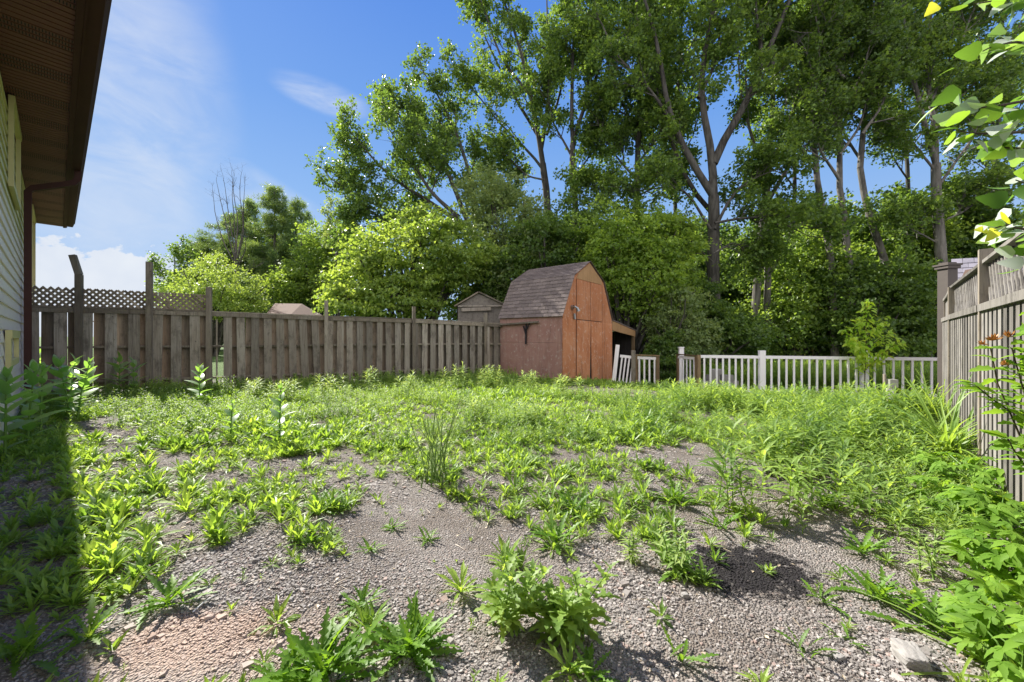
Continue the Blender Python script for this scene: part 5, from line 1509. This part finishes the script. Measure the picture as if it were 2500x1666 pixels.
rock('concrete_chunk', 'rough pale chunk of broken concrete at the bottom right', 2222, 1618, .075, M['concrete'], (.75, 1.05, .6), -.35)
rock('rock', 'small flat pale stone left of the concrete chunk', 2046, 1608, .028, M['concrete'], (1, .8, .5), .3)
rock('rock', 'pinkish stone beside the black charred spot', 1672, 1458, .022, M['concrete'], (1, .7, .7), .1)
rock('rock', 'small pale grey stone near the orange brick dust', 706, 1467, .022, M['concrete'], (1.1, .7, .5), .1)
b = G(470, 1500)
tag(mk('twig', [tube([b + (0, 0, .01), b + (.01, .07, .02), b + (.02, .13, .012)], [.004, .002], 5)], M['paper'], base=b), 'thin pale dry twig lying beside the orange brick dust', 'twig')


# ------------------------------------------------------------ single plants
def upright(name, label, base, stems, lm, group=None, sm=None):
    """stems: list of (offset xy, height, lean xy, leaves, leaf template, leaf length, elevation, opposite)"""
    base = np.array(base, float); t = thing(name, base, label, 'plant', group)
    tb, lv = [], []
    for (ox, oy), h, (lx, ly), nl, tp, L, el, opp in stems:
        b = base + (ox, oy, -.01); top = b + (lx, ly, h)
        mid = (b + top) / 2 + (-lx * .15, -ly * .15, 0)
        tb.append(np.stack([b, (b + mid) / 2, mid, (mid + top) / 2, top]))
        f = np.linspace(.16, 1, nl); a0 = rng.random() * 6.28
        az_ = a0 + (np.arange(nl) * (2.4 if not opp else np.pi) + (np.arange(nl) // 2) * (np.pi / 2) * opp)
        if opp: f = np.repeat(np.linspace(.16, 1, (nl + 1) // 2), 2)[:nl]
        az_ = az_ + rng.normal(0, .25, nl)
        e = el + .8 * f ** 3 + rng.normal(0, .15, nl)
        p = b + (top - b) * f[:, None]
        d = np.stack([np.cos(az_) * np.cos(e), np.sin(az_) * np.cos(e), np.sin(e)], 1)
        up = np.stack([-np.cos(az_) * np.sin(e), -np.sin(az_) * np.sin(e), np.cos(e)], 1) + rng.normal(0, .12, (nl, 3))
        lv.append(put_leaves(tp, p, d, up, L * np.interp(f, [0, .3, .7, 1], [.6, 1.05, 1, .5]) * rng.uniform(.85, 1.15, nl)))
    tb = np.array(tb)
    mk('stem', [tubes(tb, np.linspace(.010, .004, 5)[None].repeat(len(tb), 0) * (.6 + .6 * tb[:, -1, 2].mean() / 1.2) * (1.5 if name == 'milkweed' else .75 if name == 'wispy_weed' else .8), 6)], sm or M['stem'], t, smooth=True)
    mk('foliage', lv, lm, t, smooth=True)
    return t


milk = leaf_t(1, .46, 6, 'ovate', .18, .22); lance = leaf_t(1, .2, 4, 'lance', .25, .35); mug = leaf_t(1, .34, 8, 'ovate', .25, .4, .42)
def ml(px, py, top, n=14, L=.2, lean=(0, 0)):
    b = G(px, py); h = EYE + (HZ - top) * b[1] / F - b[2]
    L = L * (1.4 if px < 250 else 1.1); n = n + 4
    return b, [((0, 0), h, lean, n, milk, L, .5, 1)]
MG = 'milkweed plants'
for lb, px, py, top, n, L, lean in (
    ('milkweed with big leaves cut by the left picture edge', 12, 1130, 920, 14, .22, (.02, 0)), ('tall milkweed in shade, second from the left edge', 66, 1100, 905, 16, .21, (.09, 0)),
    ('milkweed with a bud cluster behind the tallest left milkweed', 100, 1060, 905, 14, .20, (-.1, .1)), ('leaning milkweed left of the sunlit pale one', 172, 1025, 883, 16, .22, (-.22, 0)),
    ('milkweed right behind the sunlit pale one', 168, 1018, 880, 14, .22, (0, .1)), ('sunlit milkweed with shining pale leaves at the shadow edge', 188, 1028, 888, 18, .19, (.20, 0)),
    ('shaded milkweed against the fence, by the downspout', 92, 935, 865, 8, .30, (0, 0)), ('left one of the two dark milkweeds against the lattice fence', 292, 965, 872, 9, .30, (0, 0)),
    ('right one of the two dark milkweeds against the lattice fence', 326, 968, 885, 9, .28, (0, 0)), ('pale milkweed in sun in front of the torn fence gap', 487, 985, 898, 12, .24, (0, 0)),
    ('small milkweed standing left of the dark clump in the weedy field', 562, 1078, 985, 8, .15, (.03, 0)), ('milkweed rising from a dark green clump in the field', 682, 1085, 950, 14, .17, (.02, 0))):
    b, st_ = ml(px, py, top, n, L, lean); upright('milkweed', lb, b, st_, M['milk'], MG)

fl_ = [((rng.normal(0, .07), rng.normal(0, .07)), rng.uniform(.40, .80), (rng.normal(0, .22), rng.normal(0, .14)), 130, leaf_t(1, .28, 1, 'lance'), .05, .5, 0) for _ in range(20)]
upright('wispy_weed', 'tall wispy weed clump in the middle of the gravel casting long shadows', G(1062, 1178), fl_, M['gold'])
upright('mugwort', 'leafy toothed mugwort plant with pale green tips, left of the closest pair', G(1255, 1540), [((rng.normal(0, .05), rng.normal(0, .04)), rng.uniform(.20, .38), (rng.normal(0, .07), rng.normal(0, .05)), 20, mug, .11, .45, 0) for _ in range(6)], M['weed_up'])
upright('mugwort', 'wider mugwort plant with a white bleached leaf, right of the closest pair', G(1365, 1555), [((rng.normal(0, .08), rng.normal(0, .05)), rng.uniform(.16, .31), (rng.normal(0, .10), rng.normal(0, .05)), 20, mug, .115, .35, 0) for _ in range(7)], M['weed_up'])
rt = [leaf_t(1, .15, 16, 'obl', .3, .35, .45), leaf_t(1, .13, 16, 'obl', .35, .2, .5)]


def rosette(label, px, py, n, L, el=(.25, 1.25), mat='weed_dark', wid=1.0, group='ragged rosettes on the gravel'):
    L = L * (1 if n > 60 else .8)
    b = G(px, py); t = thing('rosette_weed', b, label, 'plant', group)
    a = np.arange(n) * 2.4 + rng.normal(0, .3, n); e = rng.uniform(el[0], el[1], n)
    d = np.stack([np.cos(a) * np.cos(e), np.sin(a) * np.cos(e), np.sin(e)], 1)
    up = np.stack([-np.cos(a) * np.sin(e), -np.sin(a) * np.sin(e), np.cos(e)], 1) + rng.normal(0, .2, (n, 3))
    h = n // 2; pos = b + rng.normal(0, .03 * L / .2, (n, 3)) * (1, 1, 0)
    mk('foliage', [put_leaves(rt[0], pos[:h], d[:h], up[:h], L * rng.uniform(.6, 1.1, h)), put_leaves(rt[1], pos[h:], d[h:], up[h:], L * rng.uniform(.6, 1.1, n - h))], M[mat], t, smooth=True)
    tag(mk('root_crown', [tube([b - (0, 0, .01), b + (0, 0, .015)], [.012, .008], 6)], M['stem'], t))


for a in (('biggest ragged rosette weed at the bottom, left of the mugwort', 1005, 1590, 80, .20), ('spreading rosette weed on the bottom picture edge, left of centre', 790, 1650, 64, .22), ('rosette weed left of the biggest bottom rosette', 880, 1482, 34, .15),
          ('second rosette on the bottom edge, nearest the brick dust', 690, 1662, 36, .17), ('rosette weed on the bottom edge below the mugwort', 1440, 1658, 32, .15), ('small lone rosette right of the left weed field', 752, 1325, 16, .15),
          ('left one of three small rosettes in mid gravel', 905, 1345, 16, .13), ('upper one of three small rosettes in mid gravel', 960, 1290, 18, .14), ('right one of three small rosettes in mid gravel', 1045, 1320, 18, .15),
          ('small rosette at the far edge of the gravel', 1320, 1215, 16, .17), ('full rosette at the front of the weed patch in mid gravel', 1360, 1325, 30, .24), ('dense rosette at the back of the weed patch in mid gravel', 1400, 1255, 30, .26),
          ('sprawling rosette above the concrete chunk', 2275, 1535, 34, .25), ('dark toothed rosette left of the sprawling one', 2140, 1460, 34, .22), ('rosette with broad leaves below the right weed bed', 2110, 1350, 22, .22),
          ('upright thin rosette right of the charred spot', 2012, 1470, 10, .17), ('small upright rosette on the lower right gravel', 1960, 1590, 8, .15), ('little rosette left of the concrete chunk', 2060, 1560, 8, .12), ('thin rosette at the bottom right of centre', 1660, 1610, 9, .16),
          ('wide rosette closest to the shadow edge at the front of the left field', 405, 1480, 26, .24), ('rosette at the corner of the brick dust and the shaded weeds', 215, 1560, 20, .22), ('rosette low in the house shadow, at the bottom left corner', 60, 1600, 26, .25),
          ('tall rosette at the right end of the left field', 790, 1240, 26, .24), ('leafy rosette in the far right gravel strip', 1650, 1225, 26, .27), ('pale rosette beside the far right gravel strip', 1760, 1290, 18, .22), ('rosette above the charred spot', 1650, 1385, 14, .24)):
    rosette(*a)
g2 = leaf_t(1, .17, 4, 'lance', .25, .4)
GG = 'goldenrod clumps'
for lb, px, py, top, n in (('goldenrod clump in front of the shed side wall', 1195, 950, 892, 9), ('goldenrod clump at the shed corner', 1378, 962, 915, 8), ('bushy plant at the foot of the mauve wall', 1293, 950, 905, 6), ('pale bushy goldenrod before the leaning fence boards', 625, 975, 925, 10),
                           ('second pale goldenrod before the leaning fence boards', 700, 985, 930, 9), ('goldenrod in front of the black capped post', 805, 975, 915, 6), ('goldenrod at the foot of the open gate', 1700, 985, 920, 7), ('goldenrod just right of the open gate', 1760, 985, 935, 6),
                           ('thin goldenrod at the foot of the middle of the board fence', 905, 960, 895, 4), ('goldenrod before the second black capped post', 1000, 965, 905, 6), ('goldenrod close to the shed end of the board fence', 1110, 950, 890, 5), ('goldenrod on the gravel by the barn door', 1530, 968, 935, 6),
                           ('stalk with pale leaves left of the charred spot', 1552, 1370, 1290, 3), ('spindly weed at the upper left rim of the charred spot', 1668, 1400, 1285, 3), ('yellow green star leaved weed in the right gravel', 2262, 1400, 1290, 3), ('slim weed in the right gravel near the fence bed', 2330, 1350, 1280, 3),
                           ('bushy weed in the centre of the weedy field', 1290, 1040, 975, 8), ('bushy weed left of the centre of the weedy field', 1160, 1030, 970, 8)):
    b = G(px, py); h = (py - top) * b[1] / F; w_ = .12 * b[1] / 8
    upright('goldenrod', lb, b, [((rng.normal(0, w_), rng.normal(0, w_)), h * rng.uniform(.75, 1.05), (rng.normal(0, .12) * h, rng.normal(0, .1) * h), 26, g2, .34 * h if h < .45 else .18, .3, 0) for _ in range(n)], M['gold'], GG)

# sapling in front of the picket fence
b = np.array(gb(2110, 11.4)); t = thing('sapling', b, 'yellow green young tree growing by the picket fence post', 'tree')
tb, pos_, dir_ = [], [], []
topz = zpx(738, 11.4)
for (x0, y0), (x1, y1), m in (((2110, 960), (2118, 738), 12), ((2115, 900), (2062, 800), 7), ((2115, 900), (2195, 835), 8), ((2116, 850), (2175, 815), 6), ((2115, 870), (2080, 830), 6), ((2117, 820), (2160, 785), 5), ((2117, 810), (2088, 780), 5), ((2112, 905), (2150, 870), 7), ((2112, 915), (2098, 860), 6)):
    a = P(x0, y0, 11.4); e = P(x1, y1, 11.4 + rng.uniform(-.5, .5)); mid = (a + e) / 2 + (0, 0, .05)
    tb.append(np.stack([a, (a + mid) / 2, mid, (mid + e) / 2, e]))
    for f in np.linspace(.3, 1, m):
        p = a + (e - a) * f
        for k in range(12):
            aa = rng.random() * 6.28; pos_.append(p + rng.normal(0, .07, 3)); dir_.append((math.cos(aa), math.sin(aa), rng.uniform(-.9, .2)))
mk('trunk', [tubes(np.array(tb), np.linspace(.014, .004, 5)[None].repeat(len(tb), 0), 5), tube([b, tb[0][0] + (0, 0, .1)], [.02, .015], 6)], M['stem_dark'], t)
pos_ = np.array(pos_); mk('crown', [put_leaves(leaf_t(1, .42, 3, 'ovate', .25, .3), pos_, np.array(dir_), rng.normal(0, .4, pos_.shape) + (0, 0, 1), rng.uniform(.11, .21, len(pos_)))], M['sap'], t)


# iris-like blades by the right fence
def blades(label, base, n, L, tilt, mat, wd=.05, group=None, lean=(-1, -.3)):
    base = np.array(base, float); t = thing('iris_clump', base, label, 'plant', group)
    tp = leaf_t(1, wd, 6, 'blade', .3, .0); v = tp[0].copy(); v[:, 2] -= .35 * v[:, 0] ** 2.2
    a = rng.random(n) * 6.28; e = rng.uniform(tilt[0], tilt[1], n)
    d = np.stack([np.cos(a) * np.cos(e) + lean[0] * .35, np.sin(a) * np.cos(e) + lean[1] * .35, np.sin(e)], 1)
    up = np.stack([-np.cos(a), -np.sin(a), np.full(n, .6)], 1)
    mk('foliage', [put_leaves((v, tp[1]), base + rng.normal(0, .07, (n, 3)) * (1, 1, 0), d, up, L * rng.uniform(.6, 1.1, n))], M[mat], t)
    mk('root_crown', [tube([base - (0, 0, .02), base + (0, 0, .03)], [.03, .015], 6)], M['stem'], t)


g0 = G(2318, 1105); blades('arching clump of long light green blades at the foot of the right fence', g0, 60, .95, (.5, 1.2), 'weed', .045)
g0 = G(2300, 1050); blades('thin upright dark green blades against the far end of the right fence', g0, 22, 1.0, (1.15, 1.5), 'weed', .022, lean=(-.5, 0))
g0 = G(2420, 1640); blades('loose grass blades lying over the gravel in the lower right corner', g0, 14, .55, (.2, .6), 'weed', .03)

# lobed leafy perennials under the right fence
def lobed():
    ls = [leaf_t(L, .30, 8, 'lance', .25, .35, .12) for L in (1.0, .78, .78, .5, .5)]
    out = []
    for (V_, F_), a in zip(ls, (0, .75, -.75, 1.6, -1.6)):
        c_, s_ = math.cos(a), math.sin(a); W_ = V_.copy(); W_[:, 0] = V_[:, 0] * c_ - V_[:, 1] * s_; W_[:, 1] = V_[:, 0] * s_ + V_[:, 1] * c_
        out.append((W_, F_, .5))
    V_, F_, _ = join(out); return V_, F_
LOB = lobed()
def lush(label, px, py, n, h, r, L, group='lobed leafy perennials under the right fence', pos=None, mat='lush'):
    b = G(px, py) if pos is None else np.array(pos, float); t = thing('leafy_perennial', b, label, 'plant', group)
    n = int(n * .75); a = rng.random(n) * 6.28; rr = r * np.sqrt(rng.random(n)); zz = h * rng.uniform(.25, 1, n) * (1 - .35 * (rr / r) ** 2)
    p = b + np.stack([np.cos(a) * rr, np.sin(a) * rr, zz], 1)
    d = np.stack([np.cos(a), np.sin(a), np.full(n, -.15)], 1) + rng.normal(0, .45, (n, 3)) + (-.3, -.35, 0)
    mk('foliage', [put_leaves(LOB, p, d, rng.normal(0, .22, (n, 3)) + (0, 0, 1), 1.12 * L * rng.uniform(.6, 1.15, n))], M[mat], t, smooth=True)
    q = []
    for pt in p[::2]:
        a0 = b + (rng.normal(0, .03), rng.normal(0, .03), 0); q.append(np.stack([a0, (a0 + pt) / 2 + (0, 0, h * .12), pt]))
    mk('stem', [tubes(np.array(q), np.linspace(.005, .003, 3)[None].repeat(len(q), 0), 4)], M['stem'], t)


for k, (px, py, n, h, r, L, lb) in enumerate(((2370, 1180, 130, .28, .38, .12, 'lobed leafy perennial just in front of the iris clump'), (2440, 1290, 110, .26, .30, .12, 'lobed leafy perennial against the fence, middle of its row'),
        (2330, 1240, 50, .24, .28, .11, 'low lobed perennial at the inner edge of the fence bed'), (2500, 1420, 70, .30, .24, .11, 'lobed leafy perennial by the right picture edge, upper one'),
        (2480, 1560, 60, .26, .20, .10, 'lobed leafy perennial by the right picture edge, lower one'), (2530, 1680, 60, .28, .20, .10, 'lobed leafy perennial filling the bottom right corner'), (2400, 1395, 24, .22, .16, .12, 'small lobed perennial at the gravel rim below the fence bed'))):
    lush(lb, px, py, n, h, r, L)

# flowering shrub reaching in from the right
b = np.array([3.1, 2.25, 0.0]); t = thing('flower_shrub', b, 'thin stemmed shrub with faded orange flowers against the right fence', 'shrub')
tb, pos_, dr_, up_ = [], [], [], []
for path in (((2620, 1500), (2540, 1200), (2500, 1080), (2440, 960), (2418, 850)), ((2620, 1500), (2560, 1150), (2500, 960), (2470, 850)), ((2600, 1400), (2520, 1030), (2440, 990), (2375, 935)), ((2620, 1500), (2560, 1150), (2510, 900), (2500, 800)), ((2600, 1450), (2540, 1180), (2480, 1110), (2460, 1070)), ((2620, 1500), (2580, 1100), (2530, 860), (2520, 760))):
    q = [P(x, y, 2.2 + rng.uniform(-.06, .06)) for x, y in path]; q[0] = b.copy()
    q = np.array(q); s = np.linspace(0, 1, 6); u = np.linspace(0, 1, len(q)); q6 = np.stack([np.interp(s, u, q[:, k]) for k in range(3)], 1); tb.append(q6)
    for f in np.linspace(.42, 1, 11):
        p = np.array([np.interp(f, u, q[:, k]) for k in range(3)])
        for _ in range(3):
            a = rng.random() * 6.28; pos_.append(p); dr_.append((math.cos(a), math.sin(a), rng.uniform(-.3, .5))); up_.append(rng.normal(0, .4, 3) + (0, 0, 1))
mk('stem', [tubes(np.array(tb), np.linspace(.007, .003, 6)[None].repeat(len(tb), 0), 5)], M['stem_dark'], t, smooth=True)
mk('foliage', [put_leaves(leaf_t(1, .5, 6, 'ovate', .25, .25, .22), np.array(pos_), np.array(dr_), np.array(up_), rng.uniform(.05, .11, len(pos_)))], M['lush'], t, smooth=True)
for (px, py, sc_) in ((2425, 832, .045), (2462, 824, .042), (2400, 842, .03), (2452, 892, .03)):
    c_ = P(px, py, 2.18); n_ = 26; a = rng.random(n_) * 6.28; e = rng.uniform(-.1, 1.3, n_)
    d_ = np.stack([np.cos(a) * np.cos(e), np.sin(a) * np.cos(e), np.sin(e)], 1)
    mk('flower', [put_leaves(leaf_t(1, .35, 2, 'ovate', .2, -.2), c_ + np.zeros((n_, 3)), d_, rng.normal(0, .3, (n_, 3)) + (0, 0, 1), sc_ * rng.uniform(.7, 1.1, n_))], M['petal'], t)

# overhanging poplar branch in the upper right
b = np.array([3.0, 1.0, 0.0]); t = thing('white_poplar', b, 'close overhanging poplar branch with pale undersides in the upper right corner', 'tree')
D0 = 1.35
tw = [((2900, 200), (2640, 210), (2560, 235), (2480, 250), (2395, 268), (2320, 250)), ((2900, 150), (2640, 120), (2540, 110), (2450, 100), (2400, 125)), ((2900, 300), (2680, 330), (2570, 360), (2480, 365), (2420, 355)), ((2900, 400), (2680, 430), (2580, 440), (2500, 420)),
      ((2900, 500), (2680, 560), (2560, 590), (2470, 545), (2420, 560)), ((2900, 420), (2660, 470), (2560, 470), (2480, 440)), ((2900, 100), (2640, 20), (2500, -10), (2380, 10)), ((2900, 250), (2640, 290), (2520, 320), (2400, 330), (2340, 320)), ((2900, 560), (2680, 640), (2560, 650), (2500, 620))]
tb, pos_, dr_, up_ = [], [], [], []
for w_ in tw:
    q = np.array([P(x, y, D0 + rng.uniform(-.10, .15)) for x, y in w_]); u = np.linspace(0, 1, len(q)); s = np.linspace(0, 1, 7)
    tb.append(np.stack([np.interp(s, u, q[:, k]) for k in range(3)], 1))
    for f in np.linspace(.36, 1, 22):
        p = np.array([np.interp(f, u, q[:, k]) for k in range(3)]) + rng.normal(0, .012, 3)
        a = rng.random() * 6.28
        pos_.append(p + rng.normal(0, .02, 3)); dr_.append((-.5 + .8 * math.cos(a), .8 * math.sin(a), rng.uniform(-1.0, .4))); up_.append(rng.normal(0, 1, 3) + (0, -.2, .3))
pos_, dr_, up_ = map(np.array, (pos_, dr_, up_))
yl = rng.random(len(pos_)) < .06
PL = leaf_t(1, .85, 8, 'delta', .12, .2, .05)
mk('foliage', [put_leaves(PL, pos_[~yl], dr_[~yl], up_[~yl], rng.uniform(.042, .085, (~yl).sum()))], M['pop_near'], t, smooth=True)
mk('yellow_leaves', [put_leaves(PL, np.array([P(2445, 535, D0), P(2412, 562, D0), P(2432, 560, D0), P(2440, 545, D0 + .05), P(2288, 10, D0)]), np.array([(.8, .2, .2), (-1, 0, .1), (-.4, 0, -.6), (.5, 0, -1.), (-.6, 0, -.6)]), np.array([(.1, -1, .3)] * 5), np.array([.062, .04, .05, .04, .05]))], M['yellow'], t, smooth=True)
mk('branch', [tubes(np.array(tb), np.linspace(.009, .0018, 7)[None].repeat(len(tb), 0), 5)], M['stem_dark'], t, smooth=True)
j = P(2900, 300, D0)
mk('trunk', [tube([b - (0, 0, .1), b + (.02, 0, 1.0), j + (.3, 0, -.3), j + (.32, .1, 1.6)], [.09, .05], 9)] + [tube([j + (.31, 0, -.2 + .15 * k), q[0]], [.015, .009], 5) for k, q in enumerate(tb)], bk_, t, smooth=True)

# piled blocks beyond the fence
pb = gb(1745, 13.6)
t = thing('block_pile', pb, 'stack of grey concrete blocks behind the left end of the picket fence', 'blocks')
for i, (x, z_) in enumerate(((0, 0), (.42, 0), (.84, 0), (.2, .2), (.66, .2), (.3, .4))):
    mk('block', [box(np.array(pb) + (x - .4, 0, z_), (.39, 0, 0), (0, .2, 0), (0, 0, .19))], M['concrete'], t)
